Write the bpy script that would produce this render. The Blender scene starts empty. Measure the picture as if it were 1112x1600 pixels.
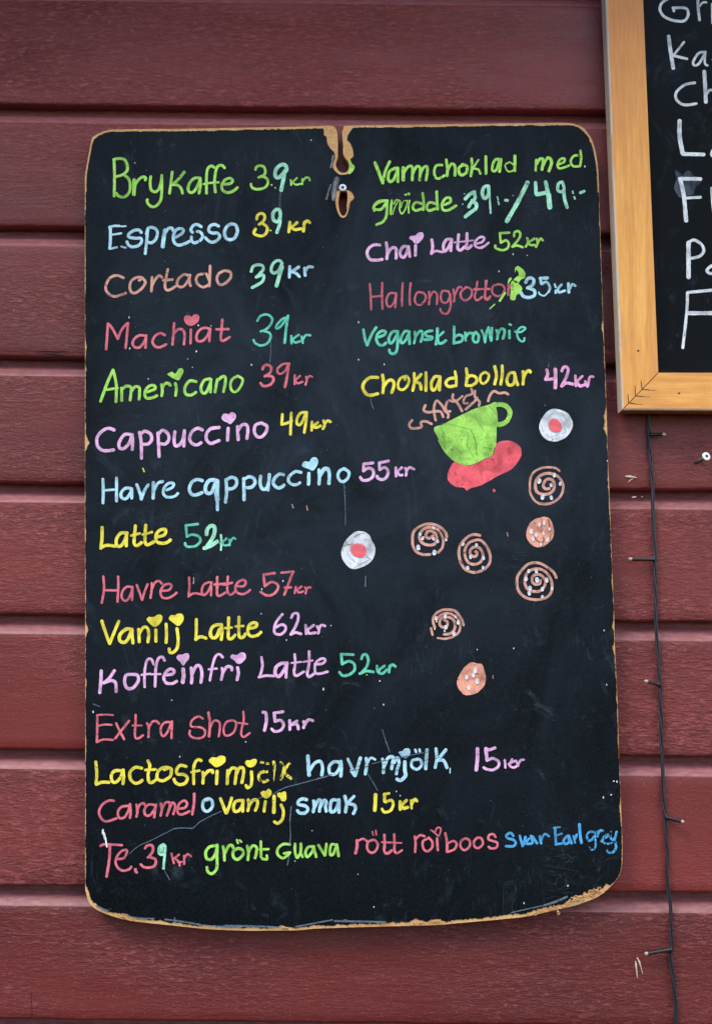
import bpy, bmesh, math, random
from mathutils import Vector, Matrix, noise
from mathutils.geometry import tessellate_polygon

random.seed(7)
scene = bpy.context.scene
C = bpy.data.collections.new("place"); scene.collection.children.link(C)

# ------------------------------------------------------------------ camera, sky, sun, exposure
F_PX, W_PX, H_PX = 2222.0, 1112.0, 1600.0       # focal length in picture widths of 1112
DIST, TILT, ROLL = 1.555, math.radians(5.7), 0.011
cam_d = bpy.data.cameras.new("camera"); cam = bpy.data.objects.new("camera", cam_d)
C.objects.link(cam); scene.camera = cam
cam_d.sensor_fit = 'VERTICAL'; cam_d.sensor_height = 36.0
cam_d.lens = 36.0 * F_PX / H_PX
cam_d.clip_start = 0.05; cam_d.clip_end = 500
CAM_LOC = Vector((0, -DIST, 1.62))
CAM_ROT = (Matrix.Rotation(math.radians(90) + TILT, 3, 'X') @ Matrix.Rotation(ROLL, 3, 'Z'))
cam.location = CAM_LOC; cam.rotation_euler = CAM_ROT.to_euler()

SUN_EL, SUN_AZ = math.radians(50), math.radians(-46)     # azimuth measured from straight in front of the wall, minus = left
world = bpy.data.worlds.new("World"); scene.world = world; world.use_nodes = True
nt = world.node_tree; nt.nodes.clear()
sky = nt.nodes.new('ShaderNodeTexSky'); sky.sky_type = 'NISHITA'; sky.sun_disc = False
sky.sun_elevation = SUN_EL; sky.sun_rotation = math.radians(180) - SUN_AZ * -1
sky.dust_density = 1.6; sky.ozone_density = 1.0; sky.air_density = 1.2
bg = nt.nodes.new('ShaderNodeBackground'); bg.inputs[1].default_value = 0.13
wo = nt.nodes.new('ShaderNodeOutputWorld')
nt.links.new(sky.outputs[0], bg.inputs[0]); nt.links.new(bg.outputs[0], wo.inputs[0])
sun_d = bpy.data.lights.new("sun", 'SUN'); sun_d.energy = 1.5; sun_d.angle = math.radians(24)
sun_d.color = (1.0, 0.945, 0.865)
sun = bpy.data.objects.new("sun", sun_d); C.objects.link(sun)
sdir = Vector((math.sin(SUN_AZ) * math.cos(SUN_EL), -math.cos(SUN_AZ) * math.cos(SUN_EL), math.sin(SUN_EL)))
sun.rotation_euler = sdir.to_track_quat('Z', 'Y').to_euler()
scene.view_settings.view_transform = 'Standard'; scene.view_settings.look = 'None'
scene.view_settings.exposure = 1.02; scene.view_settings.gamma = 1.0

def at(u, v, Y):
    """point of the plane y=Y seen at photograph pixel u, v"""
    d = CAM_ROT @ Vector(((u - W_PX / 2) / F_PX, -(v - H_PX / 2) / F_PX, -1.0))
    t = (Y - CAM_LOC.y) / d.y
    return CAM_LOC + d * t
MM = DIST / F_PX            # metres per photograph pixel on the wall

# ------------------------------------------------------------------ materials
def lin(r, g, b):
    f = lambda c: c / 12.92 if c <= 0.04045 else ((c + 0.055) / 1.055) ** 2.4
    return (f(r / 255), f(g / 255), f(b / 255), 1)

class NT:
    def __init__(s, name):
        s.m = bpy.data.materials.new(name); s.m.use_nodes = True
        s.t = s.m.node_tree; s.t.nodes.clear()
        s.out = s.t.nodes.new('ShaderNodeOutputMaterial')
        s.b = s.t.nodes.new('ShaderNodeBsdfPrincipled')
        s.t.links.new(s.b.outputs[0], s.out.inputs[0])
        s.tc = s.t.nodes.new('ShaderNodeTexCoord')
    def n(s, kind, **kw):
        o = s.t.nodes.new(kind)
        for k, v in kw.items(): setattr(o, k, v)
        return o
    def link(s, a, b): s.t.links.new(a, b)
    def coord(s, scale, shift=None):
        mp = s.n('ShaderNodeMapping'); mp.inputs['Scale'].default_value = scale
        s.link(s.tc.outputs['Object'], mp.inputs[0])
        if shift is not None:
            s.link(shift, mp.inputs['Location'])
        return mp.outputs[0]
    def noise(s, scale, sc=(1, 1, 1), detail=4, rough=0.6, dist=0.0, shift=None):
        k = s.n('ShaderNodeTexNoise'); k.inputs['Scale'].default_value = scale
        k.inputs['Detail'].default_value = detail; k.inputs['Roughness'].default_value = rough
        k.inputs['Distortion'].default_value = dist
        s.link(s.coord(sc, shift), k.inputs['Vector']); return k.outputs[0]
    def ramp(s, src, stops):
        r = s.n('ShaderNodeValToRGB'); e = r.color_ramp.elements
        while len(e) < len(stops): e.new(0.5)
        for i, (p, c) in enumerate(stops):
            e[i].position = p
            e[i].color = c if isinstance(c, tuple) else (c, c, c, 1)
        s.link(src, r.inputs[0]); return r.outputs[0]
    def mix(s, f, a, b, mode='MIX'):
        x = s.n('ShaderNodeMix', data_type='RGBA', blend_type=mode)
        for inp, val in ((0, f), (6, a), (7, b)):
            if isinstance(val, (int, float)): x.inputs[inp].default_value = val if inp == 0 else (val, val, val, 1)
            elif isinstance(val, tuple): x.inputs[inp].default_value = val
            else: s.link(val, x.inputs[inp])
        return x.outputs[2]
    def math(s, op, a, b=0.0):
        x = s.n('ShaderNodeMath', operation=op)
        for i, v in enumerate((a, b)):
            if isinstance(v, (int, float)): x.inputs[i].default_value = v
            else: s.link(v, x.inputs[i])
        return x.outputs[0]
    def bump(s, h, strength, dist, prev=None):
        b = s.n('ShaderNodeBump'); b.inputs['Strength'].default_value = strength
        b.inputs['Distance'].default_value = dist; s.link(h, b.inputs['Height'])
        if prev: s.link(prev, b.inputs['Normal'])
        return b.outputs[0]
    def set(s, **kw):
        for k, v in kw.items():
            i = s.b.inputs[k.replace('_', ' ')]
            if isinstance(v, (int, float)) or isinstance(v, tuple): i.default_value = v
            else: s.link(v, i)
        return s

def per_object_shift(n, k=7.0):
    oi = n.n('ShaderNodeObjectInfo'); cx = n.n('ShaderNodeCombineXYZ')
    a = n.math('MULTIPLY', oi.outputs['Random'], k * 3); b = n.math('MULTIPLY', oi.outputs['Random'], k)
    n.link(a, cx.inputs[0]); n.link(b, cx.inputs[1]); n.link(a, cx.inputs[2])
    return cx.outputs[0], oi.outputs['Random']

def red_paint(name, rough_sawn):
    n = NT(name); sh, rnd = per_object_shift(n)
    big = n.noise(3.0, (0.6, 1, 1.6), 3, 0.5, 0, sh)
    col = n.ramp(big, [(0.34, (0.120, 0.0150, 0.0150, 1)), (0.66, (0.192, 0.0265, 0.0260, 1))])
    hs = n.n('ShaderNodeHueSaturation'); n.link(col, hs.inputs['Color']); n.link(n.math('ADD', n.math('MULTIPLY', rnd, 0.22), 0.90), hs.inputs['Value']); col = hs.outputs[0]
    dust = n.noise(260, (0.35, 1, 1), 3, 0.6, 0, sh)
    stain = n.ramp(n.noise(14, (0.5, 1, 1.2), 5, 0.7, 1.0, sh), [(0.55, 0.0), (0.78, 0.5)])
    col = n.mix(stain, col, (0.105, 0.022, 0.026, 1))
    if rough_sawn:
        g1 = n.noise(290, (0.34, 1, 1), 5, 0.72, 0.45, sh)      # short ridges of sawn grain
        g2 = n.noise(95, (0.10, 1, 1), 4, 0.6, 0.9, sh)        # longer grain
        g3 = n.noise(620, (0.7, 1, 1), 3, 0.6, 0, sh)          # paint nibs
        area = n.ramp(n.noise(4.5, (0.5, 1, 1.6), 3, 0.6, 0, sh), [(0.36, 0.12), (0.64, 1.0)])
        g1a = n.mix(area, 0.5, g1); g2a = n.mix(n.ramp(n.noise(9, (0.3, 1, 1.3), 3, 0.6, 0, sh), [(0.45, 0.15), (0.62, 1.0)]), 0.5, g2)
        col = n.mix(n.ramp(g1a, [(0.34, 0.80), (0.49, 0.0)]), col, (0.085, 0.012, 0.015, 1))
        col = n.mix(n.ramp(g2a, [(0.34, 0.4), (0.46, 0.0)]), col, (0.12, 0.018, 0.021, 1))
        col = n.mix(n.ramp(g1a, [(0.52, 0.0), (0.66, 0.75)]), col, (0.40, 0.105, 0.11, 1))
        col = n.mix(n.ramp(g3, [(0.62, 0.0), (0.74, 0.45)]), col, (0.50, 0.20, 0.20, 1))
        bp = n.bump(g1a, 1.0, 0.0026); bp = n.bump(g2a, 0.6, 0.0014, bp); bp = n.bump(g3, 0.5, 0.0006, bp)
        rg = n.ramp(g2, [(0.3, 0.32), (0.7, 0.5)])
        n.set(Base_Color=col, Normal=bp, Roughness=rg)
        n.b.inputs['Specular IOR Level'].default_value = 0.42
    else:
        col = n.mix(n.ramp(dust, [(0.35, 0.25), (0.75, 0.6)]), col, (0.40, 0.19, 0.21, 1))
        bp = n.bump(dust, 0.25, 0.0006)
        n.set(Base_Color=col, Normal=bp, Roughness=0.5)
        n.b.inputs['Specular IOR Level'].default_value = 0.6
    return n.m
M_SAWN = red_paint("red_paint_sawn", True); M_BEVEL = red_paint("red_paint_planed", False)

def board_black(name, seed, centre):
    n = NT(name)
    cx = n.n('ShaderNodeCombineXYZ'); cx.inputs[0].default_value = seed; cx.inputs[2].default_value = seed * 1.7
    sh = cx.outputs[0]
    base = n.ramp(n.noise(6, (1, 1, 1), 4, 0.6, 0.3, sh), [(0.3, (0.0010, 0.0016, 0.0025, 1)), (0.72, (0.0024, 0.0037, 0.0055, 1))])
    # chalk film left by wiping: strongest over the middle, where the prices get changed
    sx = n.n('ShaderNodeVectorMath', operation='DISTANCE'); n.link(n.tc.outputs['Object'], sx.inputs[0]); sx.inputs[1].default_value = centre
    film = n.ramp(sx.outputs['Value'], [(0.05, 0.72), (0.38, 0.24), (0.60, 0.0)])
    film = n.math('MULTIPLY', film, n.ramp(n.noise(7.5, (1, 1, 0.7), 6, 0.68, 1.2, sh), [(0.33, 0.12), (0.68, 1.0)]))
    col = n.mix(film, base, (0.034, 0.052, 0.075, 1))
    smear = n.ramp(n.noise(16, (1, 1, 0.55), 7, 0.74, 2.0, sh), [(0.58, 0.0), (0.80, 0.36)])
    col = n.mix(smear, col, (0.072, 0.105, 0.145, 1))
    worn_ = n.ramp(n.noise(26, (1.1, 1, 0.9), 7, 0.78, 1.5, sh), [(0.60, 0.0), (0.76, 0.42)])
    col = n.mix(worn_, col, (0.085, 0.120, 0.150, 1))
    fleck = n.ramp(n.noise(1100, (1, 1, 1), 2, 0.6, 0, sh), [(0.45, 0.0), (0.8, 0.5)])
    col = n.mix(fleck, col, (0.022, 0.033, 0.046, 1))
    for k, (sc_, gs, th) in enumerate([((1, 1, 0.07), 9, 0.60), ((0.10, 1, 0.6), 7, 0.62), ((0.6, 1, 0.14), 12, 0.60)]):
        scr = n.noise(60 + 25 * k, sc_, 3, 0.5, 3.0 + k, sh)
        scr = n.ramp(scr, [(0.487, 0.0), (0.497, 0.28), (0.503, 0.28), (0.513, 0.0)])
        gate = n.ramp(n.noise(gs, (1, 1, 1), 2, 0.5, k, sh), [(th, 0.0), (th + 0.10, 1.0)])
        col = n.mix(n.math('MULTIPLY', scr, gate), col, (0.075, 0.100, 0.128, 1))
    bp = n.bump(n.noise(700, (1, 1, 1), 3, 0.6, 0, sh), 0.35, 0.0003)
    bp = n.bump(n.noise(5, (1, 1, 1), 2, 0.5, 0, sh), 0.7, 0.004, bp)
    n.set(Base_Color=col, Normal=bp, Roughness=n.ramp(n.noise(11, (1, 1, 1), 5, 0.7, 1, sh), [(0.3, 0.34), (0.7, 0.5)]))
    n.b.inputs['Specular IOR Level'].default_value = 0.065
    return n.m
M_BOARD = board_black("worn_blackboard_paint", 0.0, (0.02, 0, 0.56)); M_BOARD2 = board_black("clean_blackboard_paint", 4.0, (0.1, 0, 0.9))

def fibre(name):
    n = NT(name)
    c = n.ramp(n.noise(420, (1, 1, 1), 5, 0.7, 0.5), [(0.25, (0.40, 0.22, 0.085, 1)), (0.5, (0.70, 0.42, 0.18, 1)), (0.8, (0.86, 0.58, 0.29, 1))])
    c = n.mix(n.ramp(n.noise(40, (1, 1, 1), 3, 0.6), [(0.45, 0.0), (0.7, 0.6)]), c, (0.50, 0.215, 0.07, 1))
    n.set(Base_Color=c, Roughness=0.85, Normal=n.bump(n.noise(700, (1, 1, 1), 4, 0.7), 0.8, 0.0012))
    return n.m
M_FIBRE = fibre("torn_fibreboard")

def pine(name, axis, worn=False):
    n = NT(name)
    s1 = (1, 1, 0.07) if axis == 'Z' else (0.07, 1, 1)
    g = n.noise(60, s1, 5, 0.6, 1.6)
    c = n.ramp(g, [(0.25, (0.66, 0.27, 0.06, 1)), (0.55, (0.86, 0.42, 0.095, 1)), (0.8, (0.92, 0.50, 0.14, 1))])
    st = n.ramp(n.noise(7, (1, 1, 0.6), 4, 0.6, 0.8), [(0.40, 0.0), (0.68, 0.7)])
    c = n.mix(st, c, (0.66, 0.27, 0.075, 1))
    if axis == 'Z':     # the varnish has browned towards the upper end
        sx = n.n('ShaderNodeSeparateXYZ'); n.link(n.tc.outputs['Object'], sx.inputs[0])
        up = n.n('ShaderNodeMapRange'); n.link(sx.outputs[2], up.inputs[0])
        up.inputs[1].default_value = 0.20; up.inputs[2].default_value = 0.48; up.inputs[3].default_value = 0; up.inputs[4].default_value = 0.75
        c = n.mix(up.outputs[0], c, (0.72, 0.255, 0.075, 1))
    fine = n.noise(500, s1, 3, 0.6)
    c = n.mix(n.ramp(fine, [(0.4, 0.22), (0.6, 0.0)]), c, (0.36, 0.16, 0.05, 1))
    if worn:
        c = n.mix(n.ramp(n.noise(45, (1, 1, 0.35), 5, 0.7, 1.0), [(0.32, 0.15), (0.52, 0.98)]), c, (0.64, 0.56, 0.48, 1))
        c = n.mix(n.ramp(n.noise(120, (1, 1, 0.25), 5, 0.7, 1.0), [(0.58, 0.0), (0.72, 0.7)]), c, (0.13, 0.09, 0.07, 1))
    n.set(Base_Color=c, Roughness=0.42, Normal=n.bump(fine, 0.25, 0.0005))
    n.b.inputs['Specular IOR Level'].default_value = 0.35
    return n.m
M_PINE_Z = pine("varnished_pine_upright", 'Z'); M_PINE_X = pine("varnished_pine_level", 'X')
M_PINE_W = pine("worn_pine_edge", 'Z', True); M_PINE_WX = pine("worn_pine_edge_level", 'X', True)

def marker(name, col, worn=False, strength=1.0):
    n = NT(name)
    lo = tuple(c * 0.80 for c in col[:3]) + (1,); hi = tuple(min(1, c * 1.18 + 0.015) for c in col[:3]) + (1,)
    mu = n.n('ShaderNodeMapping'); mu.inputs['Scale'].default_value = (5.5, 0.55, 1); n.link(n.tc.outputs['UV'], mu.inputs[0])
    sk = n.n('ShaderNodeTexNoise'); sk.inputs['Scale'].default_value = 1.0; sk.inputs['Detail'].default_value = 3; n.link(mu.outputs[0], sk.inputs['Vector']); streak = sk.outputs[0]
    patch = n.mix(0.45, n.noise(85, (1, 1, 1), 4, 0.65, 0.8), streak)
    c = n.ramp(patch, [(0.36, lo), (0.58, hi)])
    uv = n.n('ShaderNodeSeparateXYZ'); n.link(n.tc.outputs['UV'], uv.inputs[0])
    edge = n.math('ABSOLUTE', n.math('SUBTRACT', uv.outputs[0], 0.5))          # 0 centre, .5 rim of the line
    rim = n.ramp(edge, [(0.38, 0.0), (0.5, 0.30)])
    c = n.mix(rim, c, tuple(x * 0.5 for x in col[:3]) + (1,))
    n.set(Base_Color=c, Roughness=0.62)
    n.b.inputs['Specular IOR Level'].default_value = 0.25
    if worn == 'flake':
        a = n.ramp(n.noise(330, (1, 1, 0.6), 4, 0.7, 0.6), [(0.42, 0.0), (0.53, strength)])
    elif worn == 'rub':
        a = n.ramp(n.noise(260, (1, 1, 0.5), 4, 0.7, 0.8), [(0.34, 0.15), (0.46, strength)])
    elif worn == 'thin':
        a = n.ramp(n.noise(160, (1, 1, 0.7), 4, 0.7, 0.6), [(0.32, strength * 0.55), (0.62, strength)])
    elif worn == 'smear':
        a = n.ramp(n.noise(70, (1, 1, 0.35), 5, 0.75, 0.8), [(0.33, 0.05), (0.60, strength)])
        a = n.math('MULTIPLY', a, n.ramp(edge, [(0.10, 1.0), (0.5, 0.0)]))
    else:
        t = n.noise(260, (1, 1, 0.7), 4, 0.7, 0.5); t2 = n.noise(38, (1, 1, 1), 3, 0.6, 0.5)
        a = n.math('MULTIPLY', n.ramp(t, [(0.29, 0.30), (0.40, 0.96)]), n.ramp(t2, [(0.36, 0.56), (0.56, 1.0)]))
        a = n.math('MULTIPLY', a, n.ramp(streak, [(0.30, 0.55), (0.45, 1.0)]))
    n.set(Alpha=a)
    return n.m

COL = {'G': (0.36, 0.74, 0.12), 'Y': (0.86, 0.74, 0.07), 'B': (0.42, 0.72, 0.94), 'D': (0.07, 0.38, 0.74),
       'P': (0.72, 0.16, 0.22), 'V': (0.80, 0.46, 0.76), 'M': (0.92, 0.40, 0.70), 'A': (0.36, 0.80, 0.58),
       'T': (0.12, 0.60, 0.42), 'O': (0.66, 0.34, 0.27), 'C': (0.80, 0.36, 0.26), 'K': (0.72, 0.78, 0.87),
       'W': (0.82, 0.84, 0.92), 'S': (0.13, 0.18, 0.25), 'X': (0.46, 0.46, 0.50), 'N': (0.006, 0.008, 0.012), 'H': (0.14, 0.34, 0.05), 'E': (0.28, 0.03, 0.05), 'Q': (0.28, 0.36, 0.50), 'R': (0.90, 0.115, 0.15)}
NAMES = dict(G='green', Y='yellow', B='pale_blue', D='blue', P='coral', V='lilac', M='pink', A='mint', T='teal',
             O='salmon', C='orange', K='white', W='bright_white', S='chalk_dust', X='scrape', R='red', N='dark', H='dark_green', E='maroon', Q='blue_grey')
_mk = {}
def mat_for(code):
    if code not in _mk:
        k = code[0]; worn = code.endswith('~')
        if k in 'SXNHEQ': m = marker(NAMES[k] + ('_smear' if worn else '_line'), COL[k] + (1,), 'smear' if worn else 'thin', 0.45 if k == 'S' and worn else 0.9 if k == 'N' else 0.42 if k == 'X' else 0.8)
        elif worn: m = marker(NAMES[k] + '_marker_worn', COL[k] + (1,), {'P': 'thin', 'G': 'rub'}.get(k, 'flake'), 0.72 if k == 'P' else 0.95)
        else: m = marker(NAMES[k] + '_marker', COL[k] + (1,))
        _mk[code] = m
    return _mk[code]

def plain(name, col, rough=0.5, metal=0.0, bump=0.0, scale=300, var=0.15):
    n = NT(name)
    k = n.noise(scale, (1, 1, 1), 3, 0.6)
    c = n.ramp(k, [(0.3, tuple(x * (1 - var) for x in col) + (1,)), (0.7, tuple(min(1, x * (1 + var)) for x in col) + (1,))])
    n.set(Base_Color=c, Roughness=rough, Metallic=metal)
    if bump: n.set(Normal=n.bump(k, bump, 0.0006))
    return n.m
M_CABLE = plain("black_cable", (0.020, 0.023, 0.034), 0.34, 0, 0.2)
M_HOLDER = plain("black_plastic", (0.012, 0.013, 0.017), 0.35)
M_SCREW = plain("zinc_screw", (0.62, 0.66, 0.72), 0.32, 0.55, 0.1)
M_DARK = plain("dark_hollow", (0.012, 0.010, 0.010), 0.8)
M_STAPLE = plain("rusty_fastener", (0.045, 0.035, 0.03), 0.6, 0.2)
M_CHIP = plain("bare_wood", (0.62, 0.50, 0.36), 0.8, 0, 0.5, 400, 0.3)
gl = NT("clear_bulb"); gl.set(Base_Color=(0.62, 0.54, 0.46, 1), Roughness=0.2)
gl.b.inputs['Transmission Weight'].default_value = 0.35
M_BULB = gl.m

# ------------------------------------------------------------------ object helpers
def link(name, verts, faces, mats, parent=None, origin=None, uvs=None, midx=None, smooth=False):
    o0 = Vector(origin) if origin is not None else Vector((0, 0, 0))
    me = bpy.data.meshes.new(name)
    me.from_pydata([tuple(Vector(v) - o0) for v in verts], [], faces)
    for m in (mats if isinstance(mats, list) else [mats]): me.materials.append(m)
    if midx:
        for p, i in zip(me.polygons, midx): p.material_index = i
    if uvs:
        uvl = me.uv_layers.new(name="uv")
        for lp in me.loops: uvl.data[lp.index].uv = uvs[lp.vertex_index]
    if smooth:
        for p in me.polygons: p.use_smooth = True
    me.update()
    o = bpy.data.objects.new(name, me); C.objects.link(o)
    if parent is not None:
        o.parent = parent
        o.location = o0 - parent.matrix_world.translation if False else o0 - Vector(parent['_o'])
        o['_o'] = tuple(o0)
    else:
        o.location = o0; o['_o'] = tuple(o0)
    return o

def thing(name, label, cat, origin, group=None):
    o = bpy.data.objects.new(name, None); C.objects.link(o); o.location = origin; o['_o'] = tuple(origin)
    o.empty_display_size = 0.05
    o['label'] = label; o['category'] = cat
    if group: o['group'] = group
    return o

class Acc:
    def __init__(s): s.v = []; s.f = []; s.uv = []; s.m = []
    def add(s, vs, fs, uv=None, m=0):
        b = len(s.v); s.v += [tuple(x) for x in vs]; s.f += [tuple(i + b for i in f) for f in fs]
        s.uv += uv if uv else [(0.5, 0.5)] * len(vs); s.m += [m] * len(fs)

def tube(acc, pts, r, seg=8, m=0, caps=True):
    rings = []; n = len(pts)
    for i, p in enumerate(pts):
        p = Vector(p); t = (Vector(pts[min(i + 1, n - 1)]) - Vector(pts[max(i - 1, 0)])).normalized()
        a = t.orthogonal().normalized() if i == 0 else (a - t * a.dot(t)).normalized()
        b = t.cross(a); rr = r[i] if isinstance(r, (list, tuple)) else r
        rings.append([p + (a * math.cos(2 * math.pi * k / seg) + b * math.sin(2 * math.pi * k / seg)) * rr for k in range(seg)])
    vs = [v for ring in rings for v in ring]; fs = []
    for i in range(n - 1):
        for k in range(seg):
            k2 = (k + 1) % seg
            fs.append((i * seg + k, i * seg + k2, (i + 1) * seg + k2, (i + 1) * seg + k))
    if caps: fs.append(tuple(range(seg))[::-1]); fs.append(tuple((n - 1) * seg + k for k in range(seg)))
    acc.add(vs, fs, None, m)

def catmull(pts, step=1.2, closed=False):
    """smooth a list of 2-D points"""
    n = len(pts)
    if n == 2 and not closed:
        L = math.dist(*pts); k = max(2, int(L / (step * 2)))
        return [(pts[0][0] + (pts[1][0] - pts[0][0]) * i / k, pts[0][1] + (pts[1][1] - pts[0][1]) * i / k) for i in range(k + 1)]
    out = []; rng = range(n) if closed else range(n - 1)
    for i in rng:
        if closed: p0, p1, p2, p3 = pts[i - 1], pts[i], pts[(i + 1) % n], pts[(i + 2) % n]
        else: p0, p1, p2, p3 = pts[max(i - 1, 0)], pts[i], pts[i + 1], pts[min(i + 2, n - 1)]
        k = max(2, int(math.dist(p1, p2) / step))
        for j in range(k):
            t = j / k; t2 = t * t; t3 = t2 * t
            out.append(tuple(0.5 * (2 * b + (c - a) * t + (2 * a - 5 * b + 4 * c - d) * t2 + (3 * b - a - 3 * c + d) * t3)
                             for a, b, c, d in zip(p0, p1, p2, p3)))
    if not closed: out.append(tuple(pts[-1]))
    return out

def parse(line):
    code, w, label, rest = line.split('|')
    sc = 5.56; org = (0, 0); strokes = []
    for st in rest.split('/'):
        toks = st.split(); pts = []; fill = False; ww = float(w)
        for t in toks:
            if t == 'F': fill = True
            elif t[0] == 's': sc = float(t[1:])
            elif t[0] == 'w': ww = float(t[1:])
            elif t[0] == '@': org = tuple(float(a) for a in t[1:].split(','))
            else: pts.append((float(t), org, sc))
        xy = []
        for i in range(0, len(pts) - 1, 2):
            (x, o, s), (y, _, _) = pts[i], pts[i + 1]
            xy.append((o[0] + x / s, o[1] + y / s))
        strokes.append((fill, ww / sc, xy))
    return code, label, strokes

def stroke_mesh(strokes, Y0, seed=0):
    """flat laid-on paint: every stroke is a thin ribbon, each a hair above the one before"""
    acc = Acc(); lift = 0
    for si, (fill, w, xy) in enumerate(strokes):
        if len(xy) < 2: continue
        lift = 0.00006 * (si % 10)
        if fill:
            p = catmull(xy, 1.2, True)
            p = [(x + 0.35 * noise.noise((x * 0.35, y * 0.35, seed)), y + 0.35 * noise.noise((x * 0.35, y * 0.35, seed + 9))) for x, y in p]
            vs = [at(x, y, Y0 - lift) for x, y in p]
            tri = tessellate_polygon([[Vector((x, y, 0)) for x, y in p]])
            acc.add(vs, [tuple(t) for t in tri], [(0.5, 0.5)] * len(vs)); continue
        p = catmull(xy, 1.1); r = w * 0.47
        left, right, ts = [], [], []
        def nrm(i):
            a = p[max(i - 1, 0)]; b = p[min(i + 1, len(p) - 1)]
            dx, dy = b[0] - a[0], b[1] - a[1]; L = math.hypot(dx, dy) or 1
            return dx / L, dy / L
        rows = []
        dx, dy = nrm(0)
        for a in (1.0, 0.86, 0.5):                       # rounded start
            rows.append((p[0][0] - dx * r * a * 0.9, p[0][1] - dy * r * a * 0.9, dx, dy, r * math.sqrt(max(0.02, 1 - a * a))))
        for i in range(len(p)):
            dx, dy = nrm(i)
            jit = 1 + 0.10 * noise.noise((p[i][0] * 0.22, p[i][1] * 0.22, seed + si * 3.1)) + 0.05 * noise.noise((p[i][0] * 0.9, p[i][1] * 0.9, seed))
            rows.append((p[i][0], p[i][1], dx, dy, r * jit))
        dx, dy = nrm(len(p) - 1)
        for a in (0.5, 0.86, 1.0):
            rows.append((p[-1][0] + dx * r * a * 0.9, p[-1][1] + dy * r * a * 0.9, dx, dy, r * math.sqrt(max(0.02, 1 - a * a))))
        vs, uv, fs = [], [], []; N = len(rows); sl = si * 7.3 + seed
        for i, (x, y, dx, dy, rr) in enumerate(rows):
            Y = Y0 - lift - 0.00005 * i / N
            if i: sl += math.dist(rows[i - 1][:2], rows[i][:2]) / max(1.0, w)
            for s_, u in ((-1, 0.0), (-0.55, 0.22), (0.55, 0.78), (1, 1.0)):
                vs.append(at(x - dy * rr * s_, y + dx * rr * s_, Y)); uv.append((u, sl))
        for i in range(N - 1):
            for k in range(3): fs.append((i * 4 + k, i * 4 + k + 1, (i + 1) * 4 + k + 1, (i + 1) * 4 + k))
        acc.add(vs, fs, uv)
    # every face looks out from the wall
    me_f = []
    for f in acc.f:
        a, b, c = (Vector(acc.v[i]) for i in f[:3])
        nrm_ = (b - a).cross(c - a)
        me_f.append(f if nrm_.y < 0 else tuple(reversed(f)))
    acc.f = me_f
    return acc

def slab(name, outer, holes, Yf, Yb, mats, parent, origin, edge_round=0.0):
    """a flat board with a free outline: front at Yf, back at Yb, outline in photograph pixels"""
    loops = [outer] + holes
    tri = tessellate_polygon([[Vector((x, y, 0)) for x, y in lp] for lp in loops])
    flat = [q for lp in loops for q in lp]; n = len(flat)
    vs = [at(x, y, Yf) for x, y in flat]
    vs += [Vector((v.x, Yb, v.z)) for v in vs]
    fs = []
    for t in tri:
        a, b, c = (vs[i] for i in t)
        t = tuple(t) if (b - a).cross(c - a).y < 0 else tuple(reversed(t))
        fs.append(t); fs.append(tuple(i + n for i in reversed(t)))
    base = 0
    for li, lp in enumerate(loops):
        m = len(lp)
        area = sum(lp[i][0] * lp[(i + 1) % m][1] - lp[(i + 1) % m][0] * lp[i][1] for i in range(m))
        flip = (area > 0) != (li > 0)
        for i in range(m):
            a, b = base + i, base + (i + 1) % m
            q = (a, b, b + n, a + n)
            fs.append(q if flip else tuple(reversed(q)))
        base += m
    return link(name, vs, fs, mats, parent, origin)

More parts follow.
